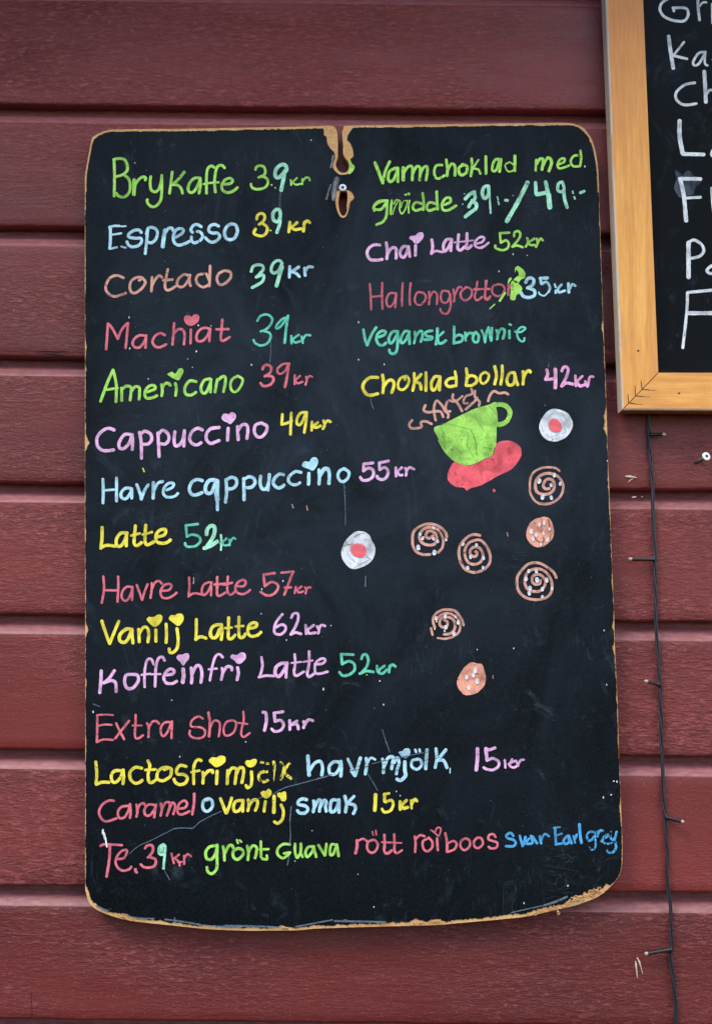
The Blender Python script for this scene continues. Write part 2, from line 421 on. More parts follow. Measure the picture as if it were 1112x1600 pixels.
# ------------------------------------------------------------------ the plank wall
wall = thing('plank_wall', 'dark red painted wall of wide horizontal wooden planks behind both boards', 'wall', (0, 0, at(60, 1593, 0).z))
marks = [163, 355, 558, 755, 960, 1171, 1384, 1594]                       # lower edges of the planks
zs = [at(60, v, 0).z for v in marks]
pitch = (zs[0] - zs[-1]) / 7
zs = [zs[0] + pitch * k for k in (3, 2, 1)] + zs + [zs[-1] - pitch * k for k in (1, 2, 3)]
XL, XR, NX = -1.0, 1.15, 240
for i in range(len(zs) - 1):
    zt, zb = zs[i], zs[i + 1]          # plank hangs from just under the edge above down to its own lower edge
    prof = [(0.0185, zt + 0.010, 1), (0.0180, zt - 0.0050, 1), (0.0160, zt - 0.0066, 1), (0.0132, zt - 0.0088, 1), (0.0080, zt - 0.0130, 1),
            (0.0030, zt - 0.0175, 1), (0.0004, zt - 0.0212, 0), (0.0, zt - 0.0228, 0)]
    for k in range(1, 14): prof.append((0.0, zt - 0.0228 + (zb + 0.0045 - zt + 0.0228) * k / 14, 0))
    prof += [(0.0, zb + 0.0030, 0), (0.0006, zb + 0.0012, 0), (0.0022, zb, 0), (0.018, zb - 0.0002, 1), (0.030, zb + 0.001, 1), (0.030, zt + 0.009, 1)]
    verts, faces, mi = [], [], []; m = len(prof)
    bow = random.uniform(-0.0006, 0.0006); ph = random.uniform(0, 9)
    for a in range(NX + 1):
        x = XL + (XR - XL) * a / NX
        for k, (y, z, s) in enumerate(prof):
            e = 0.0
            if k >= m - 6 and k <= m - 3:
                e = 0.0011 * noise.noise((x * 14, ph, i)) + 0.0006 * noise.noise((x * 90, ph, i)) + 0.0016 * max(0, noise.noise((x * 5, ph + 3, i * 2.3)) - 0.25)
            wv = 0.0012 * noise.noise((x * 3, z * 9, i)) + 0.0005 * noise.noise((x * 22, z * 60, i)) if k < m - 2 else 0
            verts.append((x, y + (wv if not s else wv * 0.4) + bow * math.sin(x * 2 + ph), z + e))
    for a in range(NX):
        for k in range(m - 1):
            faces.append((a * m + k, a * m + k + 1, (a + 1) * m + k + 1, (a + 1) * m + k)); mi.append(1 if prof[k][2] and prof[k + 1][2] or k == 5 else 0)
    faces.append(tuple(range(m))); mi.append(0); faces.append(tuple(NX * m + k for k in range(m))[::-1]); mi.append(0)
    pl = link('plank', verts, faces, [M_SAWN, M_BEVEL], wall, (0, 0, zb), None, mi, True)

# the roof overhang above the wall
ze = at(556, 0, 0).z + 0.34
eave = thing('roof_eave', 'dark wooden roof overhang above the red plank wall', 'eave', (0, 0, ze))
for k in range(3):
    acc = Acc(); y0, y1 = -0.110 * k + 0.02, -0.110 * (k + 1) + 0.026
    b = [(XL, y0), (XR, y0), (XR, y1), (XL, y1)]
    acc.add([(x, y, ze) for x, y in b] + [(x, y, ze + 0.02) for x, y in b], [(0, 1, 2, 3), (7, 6, 5, 4), (0, 4, 5, 1), (1, 5, 6, 2), (2, 6, 7, 3), (3, 7, 4, 0)])
    link('soffit_board', acc.v, acc.f, M_BEVEL, eave, (0, y0, ze))
acc = Acc(); b = [(XL, -0.305), (XR, -0.305), (XR, -0.327), (XL, -0.327)]
acc.add([(x, y, ze - 0.03) for x, y in b] + [(x, y, ze + 0.12) for x, y in b], [(0, 1, 2, 3), (7, 6, 5, 4), (0, 4, 5, 1), (1, 5, 6, 2), (2, 6, 7, 3), (3, 7, 4, 0)])
link('fascia', acc.v, acc.f, M_BEVEL, eave, (0, -0.305, ze))

# small things in the paint of the planks
def wall_marks(name, segs, label, mat, Y=-0.0012):
    acc = Acc()
    for s in segs:
        pts = [at(x, y, Y) for x, y, r in s]; tube(acc, pts, [r * MM for x, y, r in s], 6)
    o = link(name, acc.v, acc.f, mat, wall, at(s[0][0], s[0][1], 0)); o['label'] = label; return o
wall_marks('wood_splinter', [[(976, 744.5, 1.2), (984, 745, 2.2), (994, 746.5, .5)], [(988, 748, .6), (983, 751, .8), (980.5, 754, .3)]], 'torn bare wood splinter on a plank edge', M_CHIP)
wall_marks('wood_splinter', [[(992, 1502, .9), (993, 1508, 1.7), (994, 1518, 1.0), (995, 1528, .5)], [(994.5, 1496, .9), (998, 1503, 1.6), (1001, 1513, .7), (1003.5, 1522, .5)]], 'pair of pale splinters where the paint is torn', M_CHIP)
wall_marks('paint_chip', [[(986, 777, .5), (989, 777, 1.3), (993, 776.5, .7)], [(1001, 776, .4), (1003, 776.3, .7)]], 'small white chip in the red paint', M_CHIP)
wall_marks('nail_hole', [[(1084, 723.4, 1.6), (1088, 723, 2.2), (1090, 723, 1.2)]], 'old dark hole beside the screw', M_DARK, -0.0002)
wall_marks('crack', [[(58, 549, .3), (75, 548.5, .9), (90, 549.5, .8), (106, 548.5, .3)], [(70, 552.5, .3), (84, 553.5, .7), (98, 555, .4)], [(60, 557, .3), (80, 556.4, .6), (92, 557, .3)]], 'splits in the lower edge of a plank', M_DARK, 0.0002)
wall_marks('crack', [[(49, 1551, .4), (50, 1570, .5), (50.5, 1585, .7), (47.5, 1592, .6)]], 'hairline crack at the lower plank edge', M_DARK, 0.0)

# ------------------------------------------------------------------ the worn menu board
YF, YK = -0.0190, -0.0095
core = [(133, 288), (133.3, 273.5), (136.9, 252), (142.3, 223), (145, 215), (154, 208.8), (168, 203.7), (190, 202), (300, 201), (400, 199), (480, 197.4), (512, 196.5), (519, 197),
        (523, 199), (526.4, 206.6), (527.5, 222.8), (527.5, 239), (527.8, 244.7), (524.8, 253.3), (524.8, 259.8), (529.6, 267.5), (536, 270.2), (542.6, 267.4),
        (545.3, 258.7), (543.6, 252.3), (538.3, 244.7), (535.8, 238), (536, 228), (535, 215), (534.5, 206.6), (537, 200), (542.6, 196.3),
        (600, 195.5), (700, 194), (800, 192.8), (881, 192), (900.7, 195), (911.5, 200.6), (922.3, 215), (927.7, 229), (932.2, 251), (934.5, 278), (936, 330), (937.5, 371), (941.5, 495),
        (945.5, 597), (948, 679), (948.7, 709), (952, 787), (955.4, 882), (958.5, 955), (960.3, 1020), (964, 1096), (966, 1172), (967, 1195), (970, 1272),
        (971.8, 1325), (970, 1358), (960.5, 1377), (937, 1399), (909, 1411), (895, 1415.5), (866, 1422), (828, 1431), (787, 1436), (720, 1442), (674, 1445.6), (566, 1448.5),
        (494, 1451), (465, 1453.5), (420, 1454), (380, 1454), (323, 1451.5), (269, 1446), (201, 1438), (161, 1426), (142, 1413.6), (135.3, 1397), (133.4, 1370),
        (133.6, 1200), (133.5, 980), (133, 800), (133.2, 600), (133, 450), (133, 380), (133, 335), (133, 310)]
core_s = catmull(core, 1.6, True)
def rim_gap(x, y):
    """how far the black skin has torn back from the board's edge, in pixels"""
    n1 = noise.noise((x * 0.05, y * 0.05, 3)); n2 = noise.noise((x * 0.25, y * 0.25, 8)); n3 = noise.noise((x * 0.9, y * 0.9, 5))
    if y > 1385: g = 5.2 + 3.0 * n1 + 2.6 * n2 + 1.3 * n3
    elif y < 222: g = 3.6 + 1.2 * n1 + 1.0 * n2 + 0.6 * n3
    elif y < 300: g = 2.6 + 0.5 * n1 + 0.5 * n2
    else: g = 0.75 + 1.1 * n1 + 0.9 * n2 + 0.3 * n3
    for cx, cy, rad, dep in [(133, 541, 9, 2.0), (133, 577, 5, 1.5), (133, 665, 8, 1.2), (133, 692, 14, 7.5), (133, 830, 7, 1.5), (133, 984, 13, 5.5), (133, 1066, 9, 2.5), (133, 1156, 8, 2.0),
                             (942, 512, 12, 2.5), (947, 650, 14, 5), (948, 668, 12, 6), (951, 752, 18, 2.0), (957, 978, 9, 4.5), (959, 1013, 11, 4.5), (962, 1092, 6, 3), (970, 1270, 22, 1.8),
                             (192, 1434, 14, 5), (201, 1434, 10, 3), (442, 1452, 10, 3), (610, 1447, 14, 3), (650, 1446, 12, 7), (680, 1444, 20, 5), (850, 1427, 26, 3), (900, 1411, 26, 10), (925, 1404, 22, 12), (948, 1390, 15, 3)]:
        d = math.hypot(x - cx, y - cy)
        if d < rad: g += dep * (1 - d / rad) * (0.8 + 0.35 * n3)
    return max(0.15, g)
def inset(loop, fn):
    out = []; m = len(loop)
    area = sum(loop[i][0] * loop[(i + 1) % m][1] - loop[(i + 1) % m][0] * loop[i][1] for i in range(m))
    sg = 1 if area > 0 else -1
    for i in range(m):
        a, b = loop[i - 2], loop[(i + 2) % m]; dx, dy = b[0] - a[0], b[1] - a[1]; L = math.hypot(dx, dy) or 1
        g = fn(*loop[i]); out.append((loop[i][0] - dy / L * g * sg, loop[i][1] + dx / L * g * sg))
    return out
# the skin's outline: torn rim, but its own measured line round the keyhole slot
slot = [(505, 200.5), (506, 205.5), (506, 211), (510, 214), (511, 223), (515.6, 231.4), (521.5, 237.3), (523, 244.7), (520.3, 255.5), (520.5, 263), (528.5, 271.5), (536, 273), (543, 271.2),
        (547, 266), (549.5, 260), (549, 254), (546.6, 249.5), (551.5, 244.7), (551.8, 238), (550, 230), (545.8, 221.7), (542.6, 219), (543.6, 211), (551, 200)]
slot_s = [(x + 0.35 * noise.noise((x, y, 1)), y + 0.35 * noise.noise((x, y, 2))) for x, y in catmull(slot, 1.4)]
i0 = min(range(len(core_s)), key=lambda i: math.dist(core_s[i], (498, 197))); i1 = min(range(len(core_s)), key=lambda i: math.dist(core_s[i], (556, 196)))
ins = inset(core_s, rim_gap)
skin = ins[i1:] + ins[:i0] + slot_s
hole_core = catmull([(531.8, 298), (537, 297), (542, 300), (542.8, 310.5), (541.5, 321), (542, 329), (538.8, 336.0), (535, 337), (530.7, 331), (528.5, 316), (529.6, 306)], 1.4, True)
hole_skin = catmull([(530, 296), (525.3, 299.7), (524.8, 304), (523.7, 314.8), (526.4, 329), (531.8, 338.6), (537, 339.9), (541.5, 336.4), (545.8, 323.5), (546.9, 316), (553.0, 309.4), (550, 300.8), (544.7, 297), (537, 295.5)], 1.4, True)
bo = at(550, 1450, YK)
board = thing('menu_board', 'worn black chalkboard with rounded corners and a colourful handwritten coffee menu hanging by its keyhole', 'menu board', bo)
rough = [(x + 0.28 * noise.noise((x * 1.1, y * 1.1, 4)), y + 0.28 * noise.noise((x * 1.1, y * 1.1, 6))) for x, y in core_s]
slab('core', rough, [hole_core], YF + 0.0006, YK, M_FIBRE, board, bo)
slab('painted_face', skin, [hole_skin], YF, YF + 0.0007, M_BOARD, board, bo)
# frayed fibre lumps on the torn lower corner
acc = Acc()
random.seed(3)
for (cx, cy, sx, sy, nn) in [(905, 1404, 22, 5, 60), (929, 1392, 9, 5, 34), (880, 1416, 16, 4, 26), (650, 1443, 10, 3, 18), (682, 1440, 10, 2.5, 18), (871, 1426, 2, 5, 8), (840, 1425, 20, 2, 20), (192, 1431, 8, 3, 14), (443, 1450, 7, 2, 10)]:
    for k in range(nn):
        x = random.gauss(cx, sx * 0.5); y = random.gauss(cy - (x - cx) * 0.28 * (cx > 800), sy * 0.5); r = random.uniform(0.5, 1.3) * MM; el = random.uniform(1.0, 2.6); sl_ = random.uniform(-0.5, 0.9)
        c = at(x, y, YF - random.uniform(0.0, 0.0012)); s = [Vector((random.uniform(-1, 1), random.uniform(-.6, .6), random.uniform(-1, 1))) for _ in range(6)]
        vs = [c + Vector((d[0] * el, d[1], d[2] + d[0] * el * sl_)) * r * random.uniform(.6, 1.4) for d in ((1, 0, 0), (-1, 0, 0), (0, 1, 0), (0, -1, 0), (0, 0, 1), (0, 0, -1))]
        acc.add(vs, [(0, 4, 3), (4, 1, 3), (1, 5, 3), (5, 0, 3), (4, 0, 2), (1, 4, 2), (5, 1, 2), (0, 5, 2)])
fr = link('frayed_fibre', acc.v, acc.f, M_FIBRE, board, bo); fr['kind'] = 'stuff'; fr['label'] = 'frayed brown fibres along the torn lower edge'

STROKES = """G|26|green lettering reading Brykaffe|@160,230 103 110 107 250 104 425/98 108 150 98 195 110 218 160 214 205 175 240 125 255/185 238 225 270 243 320 235 390 200 428 160 432 130 415 125 400/w34 278 285 276 340 275 410/278 400 290 320 330 270 360 258 378 268 373 285/422 255 416 310 425 370 460 388 490 365 512 300 517 245/517 245 518 340 510 450 480 500 440 518 405 500 388 470 392 455/607 215 598 300 585 400/713 215 670 270 612 325/612 325 655 330 685 360 697 400/850 268 800 270 760 310 745 360 760 392 795 385 830 330 850 275/850 270 852 330 840 400/970 175 945 162 915 190 905 260 905 400/1062 180 1040 158 1005 165 985 210 975 300 982 390/w20 880 320 940 310 1012 305/@340,230 62 322 110 315 132 290 110 270 65 285 38 330 45 375 90 395 140 378 172 350
G|24|green figure 3|@340,230 330 195 335 175 365 160 400 170 415 210 400 245 355 262/385 250 430 275 435 320 400 355 340 365 300 350 290 320/w14 466 325 471 330
A|34|mint figure 9|@340,230 575 225 600 195 590 160 560 150 520 175 500 215 505 255 525 265 560 240 590 200/580 240 565 310 552 375/w10 498 351 504 354
G|18|green kr|@340,230 635 285 639 328/688 267 660 295/648 305 680 325 725 318/735 275 735 322/738 300 765 265 793 268 800 290
B|28|pale blue lettering reading Espresso|@160,330 70 135 72 230 66 325/w22 62 140 100 128 150 128/w16 165 132 205 130/w20 80 205 165 192/w20 65 328 130 312/w18 165 306 205 318/340 185 315 162 270 170 230 200 235 225 290 235 335 235 340 270 310 300 260 310 225 290 215 265/395 165 385 270 373 368/385 200 395 155 430 140 470 160 480 200 460 250 425 275 390 265/w36 545 165 535 230 525 308/545 190 575 150 605 148 615 170/640 225 690 195 705 165 680 150 640 165 618 215 625 270 665 295 720 280 755 262/860 135 820 115 785 130 770 165 785 185/825 175 855 185 872 220 850 255/775 222 775 255 800 275 830 265/1010 130 975 115 935 130 925 170 955 190 1000 190 1020 220 995 255 950 270 915 250 895 230/w30 @340,320 120 165 80 190 60 240 75 290 110 303 150 285 172 230 160 180 125 165
Y|26|yellow figure 3|@340,320 340 125 345 95 370 75 400 82 410 115 390 150 360 170/395 165 430 195 425 240 390 270 345 265 315 245 330 210/w16 458 222 462 223
A|32|mint figure 9|@340,320 545 90 540 50 515 40 485 65 480 110 495 140 525 145 545 100/545 70 540 160 515 240
Y|28|yellow kr|@340,320 628 150 618 235/690 155 640 195/640 195 670 215 725 208/755 150 745 230/750 170 775 140 800 155
O|25|faded orange lettering reading Cortado|@150,400 240 190 195 170 150 175 115 200 90 250 90 300 122 338/130 345 180 350 260 322/375 212 405 190 360 185 310 215 295 265 310 315 350 318 405 275 430 225 400 188/488 185 486 250 482 305/486 260 515 205 550 170 575 185/625 115 608 200 600 260 615 295 650 290 690 265/585 210 665 205/815 175 770 160 725 190 705 235 720 265 760 265 800 215 818 170/818 165 812 215 822 260/935 155 890 165 870 205 890 250 935 270 980 250/960 155 985 210/992 85 990 170 985 262/@340,390 60 182 10 210 -5 260 20 305 70 290 115 240 110 195 60 182
A|28|mint figures 39|@340,390 292 190 310 145 350 132 390 140 395 175 370 205 335 240/345 235 395 220 400 250 380 285 300 330/555 170 555 110 520 95 480 125 465 180 490 205 530 180 560 120/w36 560 150 535 230 512 315
B|27|pale blue kr|@340,390 627 145 622 240/705 150 640 195/640 190 680 205 710 235/755 160 760 225/765 180 790 150 825 152
P|24|coral pink lettering reading Machiat|@150,470 105 200 98 310 90 420/105 198 140 235 192 330/192 330 225 250 275 195/280 195 270 300 260 410/435 305 380 300 335 330 320 375 345 405 385 400 425 350 437 305/437 300 432 408/600 298 560 282 515 305 492 355 515 395 560 403 610 378/680 195 675 280 665 380/672 290 710 250 750 250 770 290 765 378/825 250 822 370/990 245 940 235 895 260 873 310 885 350 930 345 970 300 992 245/992 240 985 350/@340,470 42 165 35 250 28 320 40 348 75 335 105 315/-10 248 95 246/F @150,470 765 165 775 132 808 127 832 140 850 120 880 118 898 140 892 175 860 205 820 218 785 200
T|22|teal figures 39 and kr|@340,470 345 175 370 135 420 118 460 135 475 170 450 220 415 250 375 265/400 262 450 280 460 320 430 370 375 388 330 370 312 340/605 145 560 160 515 210 510 240 540 230 580 180 612 130/w26 612 130 600 200 582 365/640 305 642 370/705 295 650 335/650 335 670 362 715 352/730 310 740 365/735 345 765 300 805 300
G|27|green lettering reading Americano|@150,555 150 128 100 240 42 400/152 130 178 260 175 405/w22 95 300 190 285/225 285 225 395/228 300 260 270 305 278 305 330 298 390/305 320 340 275 375 280 380 330 375 382/440 320 510 295 512 268 480 262 440 290 425 335 440 372 490 370 530 352/570 255 578 300 572 352/575 285 605 245 640 250 645 262/690 245 700 290 692 350/870 230 820 222 785 255 770 300 785 340 830 345 868 322/990 205 940 220 912 280 925 325 955 325 985 265 1000 210/998 212 995 320/1055 210 1045 260 1035 320/@340,550 10 240 40 215 65 215 68 260 52 345/w24 175 208 125 240 112 290 125 335 160 345 200 300 218 240 175 208/F @150,555 622 165 660 145 690 160 720 118 750 115 762 140 745 180 720 218 690 210 660 195
P|25|coral pink figures 39|@340,550 390 150 405 120 435 112 465 135 455 180 410 212/430 205 475 215 485 245 455 285 400 295 372 270/w20 625 100 570 105 525 140 520 175 545 190 585 165 615 105/w25 618 105 602 220 585 305
P|20|coral pink kr|@340,550 670 200 668 280/715 208 672 245/672 248 695 272 738 258/768 215 775 245 762 285/770 245 795 210 820 215
V|30|lilac pink lettering reading Cappuccino|@140,635 215 205 165 190 110 215 68 270 70 340 110 380 160 385 210 378/365 245 305 245 260 310 262 360 300 365 345 320 370 250/372 245 375 310 372 375/435 225 450 320 452 450/445 240 480 215 530 240 540 290 510 325 465 330/595 230 600 330 605 435/600 240 635 208 680 235 690 285 660 325 620 325/742 220 735 290 745 340 780 335 810 290 825 210/825 210 820 345/980 205 940 190 890 220 870 280 890 320 930 335 970 315/1112 185 1060 190 1020 230 1015 285 1045 320 1075 320/@330,625 70 238 0 248/70 352 0 378/148 245 142 350/228 230 235 345/235 260 270 215 310 220 318 270 310 335/w30 430 200 385 220 375 275 400 318 440 318 480 270 482 225 455 210 440 200/F @330,625 90 155 105 122 140 120 155 125 175 105 210 120 215 155 190 190 165 210 140 195 105 180
Y|26|yellow figures 49 and kr|@330,625 618 125 612 212/612 212 660 200 700 182/695 112 688 298/830 108 780 112 748 155 745 205 770 215 800 170 820 115/828 110 822 190 808 282/875 190 872 262/925 195 882 230/885 230 910 240 950 225/975 180 985 215 970 250/985 205 1010 180 1035 190
B|28|pale blue lettering reading Havre|@150,710 62 215 65 320 62 422/180 205 180 405/w22 85 312 160 305/305 295 255 295 220 335 225 375 260 385 295 345 312 298/312 300 312 380/355 262 385 340 395 390/395 388 425 310 455 265/w32 500 245 500 320 498 380/505 310 540 250 580 235/w26 615 310 665 285 675 255 640 248 600 280 585 330 605 365 650 372 690 360 712 338
B|31|pale blue lettering reading cappuccino|@150,710 925 228 880 218 835 240 812 300 830 345 870 352 922 332/w34 1030 220 980 230 950 290 965 335 1005 330 1030 270 1045 225/w38 1055 230 1055 330/w46 1048 330 1055 390/w30 1055 385 1056 480/@330,700 128 275 135 370 125 470/135 275 175 255 215 270 220 315 190 350 150 355/282 265 285 370 285 450/290 270 330 250 370 265 380 305 350 340 305 345/430 245 425 310 445 355 480 350 500 290 505 230/500 300 492 365/628 232 590 228 550 265 540 310 575 345 610 340 632 322/w28 780 212 730 205 680 245 670 285 700 315 740 318 770 302/848 220 845 315/935 205 940 260 935 310/940 250 980 190 1015 190 1025 240 1022 305/w28 @480,690 100 245 105 300 102 370/105 310 140 240 180 238 192 285 188 365/w28 320 235 280 255 265 300 285 340 320 345 355 310 360 265 320 235/F @330,700 788 145 805 118 830 115 850 120 875 85 910 82 928 110 920 150 885 195 840 180 800 165
V|28|lilac pink figures 55|@480,690 570 185 490 195/490 195 488 255/488 255 530 230 570 250 570 300 530 332 480 335 460 310/705 168 625 185/625 185 628 245/628 245 670 225 700 255 690 305 650 330 610 315 605 300
V|24|lilac pink kr|@480,690 768 225 770 300/820 225 780 262/780 262 800 290 825 290/850 230 860 260 855 295/860 260 885 225 925 240
Y|30|yellow lettering reading Latte|@145,790 82 190 82 280 72 370/72 368 120 345 195 352/300 238 245 240 208 290 210 345 245 350 280 300 300 240/295 245 292 350/372 175 362 280 362 330 385 348 425 320/w24 335 260 410 242/462 170 455 270 458 325 480 340 530 315/w24 435 252 515 230/550 275 620 255 635 215 610 205 570 225 548 270 560 315 610 328 650 318 675 298
T|24|teal figure 5|@250,790 330 160 225 172/225 172 235 270/235 270 280 252 340 270 350 310 310 350 250 358 222 345 220 325
A|36|mint figure 2|@250,790 405 250 412 205 445 175 475 190 470 250 440 310 395 370/385 370 440 350 498 310
A|20|mint stroke in front of kr|@250,790 530 255 535 320 530 385
T|20|teal kr|@250,790 580 285 545 315 525 330/540 320 560 345 600 340/605 295 605 345/610 320 635 280 655 290
P|22|coral pink lettering reading Havre Latte|@150,870 65 170 72 260 65 330 52 400/195 172 195 280 188 390/72 290 190 292/320 265 270 260 232 300 225 350 245 380 275 375 305 320 320 265/318 260 315 375/355 245 380 310 402 375/402 375 425 300 450 238/485 230 485 290 475 358/480 300 510 230 545 210 575 235/565 295 630 290 658 255 635 235 590 250 562 300 575 350 615 360 660 345 700 312/810 180 812 260 805 345/805 342 850 318 920 325/985 220 940 240 920 290 930 330 960 320 990 270 1005 222/1002 222 1000 335/1055 175 1050 260 1055 325 1075 340 1112 320/1030 240 1112 238/@330,870 50 178 55 250 50 320 70 340 125 310/30 242 120 232/145 172 140 260 145 310 170 330 210 300/110 245 182 225/210 252 280 255 300 220 275 200 230 225 210 270 225 310 270 325 310 310 338 288
P|24|coral pink figures 57|@330,870 550 142 455 155/455 155 465 255/465 255 520 220 570 235 580 275 540 325 480 335 430 305/w22 610 138 712 128/712 128 680 210 635 330/640 268 692 265
P|20|coral pink kr|@330,870 735 260 725 315/785 258 740 290/745 285 760 310 798 300/815 265 825 285 820 318/825 290 845 265 865 268
Y|29|yellow lettering reading Vanilj|@145,940 80 168 110 260 148 365/148 365 190 260 228 170/w32 340 240 290 240 240 285 235 335 275 355 310 320 340 245/345 245 345 300 350 360/400 240 405 350/405 280 440 225 475 230 488 280 480 350/548 245 550 345/638 195 642 280 638 355/732 235 742 320 735 400 700 440 670 440 665 410/F @145,940 470 155 490 132 520 135 540 130 570 112 600 120 605 155 580 195 540 220 500 195/F @145,940 662 150 680 118 715 118 730 108 770 105 790 130 785 170 745 212 700 185
Y|29|yellow lettering reading Latte|@145,940 900 155 900 250 895 330/895 330 935 305 985 318/1080 200 1040 220 1020 280 1040 315 1075 300 1100 240/@330,940 90 200 40 205 0 240 0 300 35 315 70 270 90 205/90 205 95 270 88 330/152 140 150 230 150 315 180 320 208 290/w22 120 230 180 225/242 135 240 230 245 305 275 310 298 280/w22 212 215 280 212/320 235 385 220 395 190 360 185 325 215 320 270 345 300 395 295 432 265
V|25|lilac pink figures 62 and kr|@330,940 618 110 570 170 548 230 555 275 600 285 640 255 645 215 610 200 560 225/695 140 715 105 750 105 755 150 730 220 690 285/690 285 735 268 780 282/820 205 825 280/890 205 835 245/840 245 850 275 905 270/920 215 935 245 928 275/932 245 955 205 988 212
V|30|lilac pink lettering reading Koffeinfri|@145,1005 75 240 72 330 62 430/190 238 140 310 95 345/95 345 160 325 200 345 205 420/340 270 290 280 278 340 300 390 350 388 395 330 390 280 340 270/w24 530 185 510 140 475 145 455 220 450 310 452 380/w20 425 275 500 265/w26 625 150 605 120 570 135 550 210 545 300 542 375/w20 505 270 590 268/w28 640 275 700 265 705 235 670 225 630 260 618 305 640 345 690 350 730 330/w36 785 225 790 290 782 340/w30 855 215 862 290 858 345/862 270 900 198 935 205 948 270 940 340/@320,1000 w24 155 150 130 125 95 140 70 210 55 290 45 350/w20 35 255 105 248/w26 150 245 155 290 142 345/155 290 190 235 230 235 235 260/285 240 292 290 280 345/F @145,1005 728 120 750 100 780 98 810 85 835 95 835 135 810 165 790 195 770 180 762 165 740 145/F @320,1000 222 150 240 125 270 130 290 125 315 108 350 115 358 155 330 190 300 208 270 195 262 182
V|25|lilac pink lettering reading Latte|@320,1000 492 150 500 230 478 320/470 322 530 310 600 312/w32 715 200 660 205 618 240 612 295 645 315 690 260 715 205/w26 712 205 705 325/780 125 785 200 775 280 795 310 860 275/w18 752 200 835 190/w26 905 100 905 200 890 290 905 320 945 295/w18 855 190 935 178/w24 955 210 1020 205 1045 175 1020 160 970 190 955 240 965 290 1010 290 1065 275
T|25|teal figures 52 and kr|@470,1000 455 128 350 122/350 122 358 210/358 210 410 185 460 205 465 260 420 300 365 310 335 280/525 165 540 130 570 130 585 180 565 240 520 290/510 292 570 270 630 278/w24 660 225 665 270/725 225 685 255 670 280/680 285 710 290 745 258/770 225 765 280/765 250 790 215 820 230
P|22|coral pink lettering reading Extra|@140,1085 68 180 68 300 65 415/w18 68 180 130 175 205 180/w18 72 275 130 262 195 265/w20 65 415 120 392 205 395/232 250 260 310 302 390/345 230 280 310 225 382/402 178 400 260 395 340 402 378 430 380 465 355/w18 375 270 455 270/500 250 515 290 512 370/515 290 545 240 580 232 605 255/715 240 655 245 620 290 625 350 650 360 680 320 710 250/718 235 712 380
P|20|coral pink lettering reading shot|@140,1085 985 210 945 192 895 220 878 265 905 285 960 285 1000 310 1000 355 960 380 900 375 870 350 872 315/@320,1085 w24 32 158 45 250 38 365/42 300 80 230 125 240 132 290 122 365/230 228 190 240 165 290 170 345 200 358 250 330 272 270 265 235 225 225/335 150 338 230 320 300 318 350 340 370 390 335/w18 292 248 370 256
V|30|lilac pink figures 15|@320,1085 505 155 530 165 535 230 518 312/w26 680 150 602 162/602 162 610 235/w27 610 235 660 225 685 265 660 310 610 322 580 300
V|27|lilac pink kr|@320,1085 738 225 738 305/800 230 750 265/755 262 800 260 812 300/858 235 865 260 858 290/870 260 900 220 938 228
Y|29|yellow lettering reading Lactosfrimj|@140,1150 55 225 65 330 58 412/60 420 110 402 170 402/265 300 215 305 190 350 205 400 240 395 275 350 290 295/295 295 298 350 292 415/455 280 400 272 355 310 355 370 390 408 430 405 458 385/508 215 525 260 510 330 515 390 540 405 585 375/w24 485 295 575 290/650 292 690 275 640 275 595 310 590 370 640 388 700 350 710 290 680 275/840 265 790 255 758 290 765 330 820 335 850 365 830 410 780 422 745 400 735 375/970 215 940 205 910 250 905 330 905 415/w24 885 315 955 300/985 315 988 360 985 410/990 350 1030 305 1065 300 1070 318/@320,1150 w30 108 305 102 415/w30 200 300 195 415/205 330 235 280 275 290 270 350 262 415/275 330 300 280 335 280 335 340 322 405/405 310 408 370 400 430 370 450 358 430/F @320,1150 35 215 60 185 100 188 130 172 170 175 182 200 170 235 105 272 60 245/F @320,1150 350 225 370 210 395 212 420 198 450 205 448 235 425 265 390 272 360 255
Y~|26|half erased yellow lettering reading olk|@320,1150 w24 490 228 508 232/w24 535 238 550 240/w20 510 305 535 315/540 310 480 320 470 370 510 398 545 385/w28 598 225 605 260 605 300/660 230 685 290 662 375/735 240 690 310 750 370/w10 605 300 600 390
B|30|pale blue lettering reading havr|@320,1150 w34 895 175 900 260 905 340/905 310 950 240 1000 220 1022 270 1015 340/@500,1140 w30 170 285 120 280 80 320 85 380 130 385 165 340 180 280/180 275 185 330 180 405/w26 240 255 290 360/350 245 330 310 305 400/270 355 300 400/400 250 405 300 392 385/w22 410 290 440 245 478 260
B|30|pale blue lettering reading mjolk|@500,1140 w28 540 255 552 310 548 375/560 310 590 245 635 240 628 290 620 340/640 290 670 245 685 290 670 340 662 385/w34 735 280 735 350 740 400 700 440 668 430/w26 850 258 800 270 795 320 840 345 880 310 870 265 840 255/w22 825 175 832 195/w22 862 172 866 190/w32 928 175 915 340/w28 1005 165 1012 250 998 330/1090 175 1015 270/1020 270 1070 268 1100 330/w10 @660,1140 238 335 237 378/F @500,1140 682 195 715 185 735 165 775 165 782 200 765 235 735 250 700 225
V|34|lilac pink figures 15|@660,1140 475 165 475 250 465 350/w28 628 158 580 175 545 165/548 165 558 262/w26 558 268 610 250 660 280 655 320 610 350 560 345 530 330
V|22|lilac pink kr|@660,1140 712 265 718 330/775 258 755 310 790 330 825 310/800 270 745 300/w20 810 270 828 315/830 300 850 268 878 262
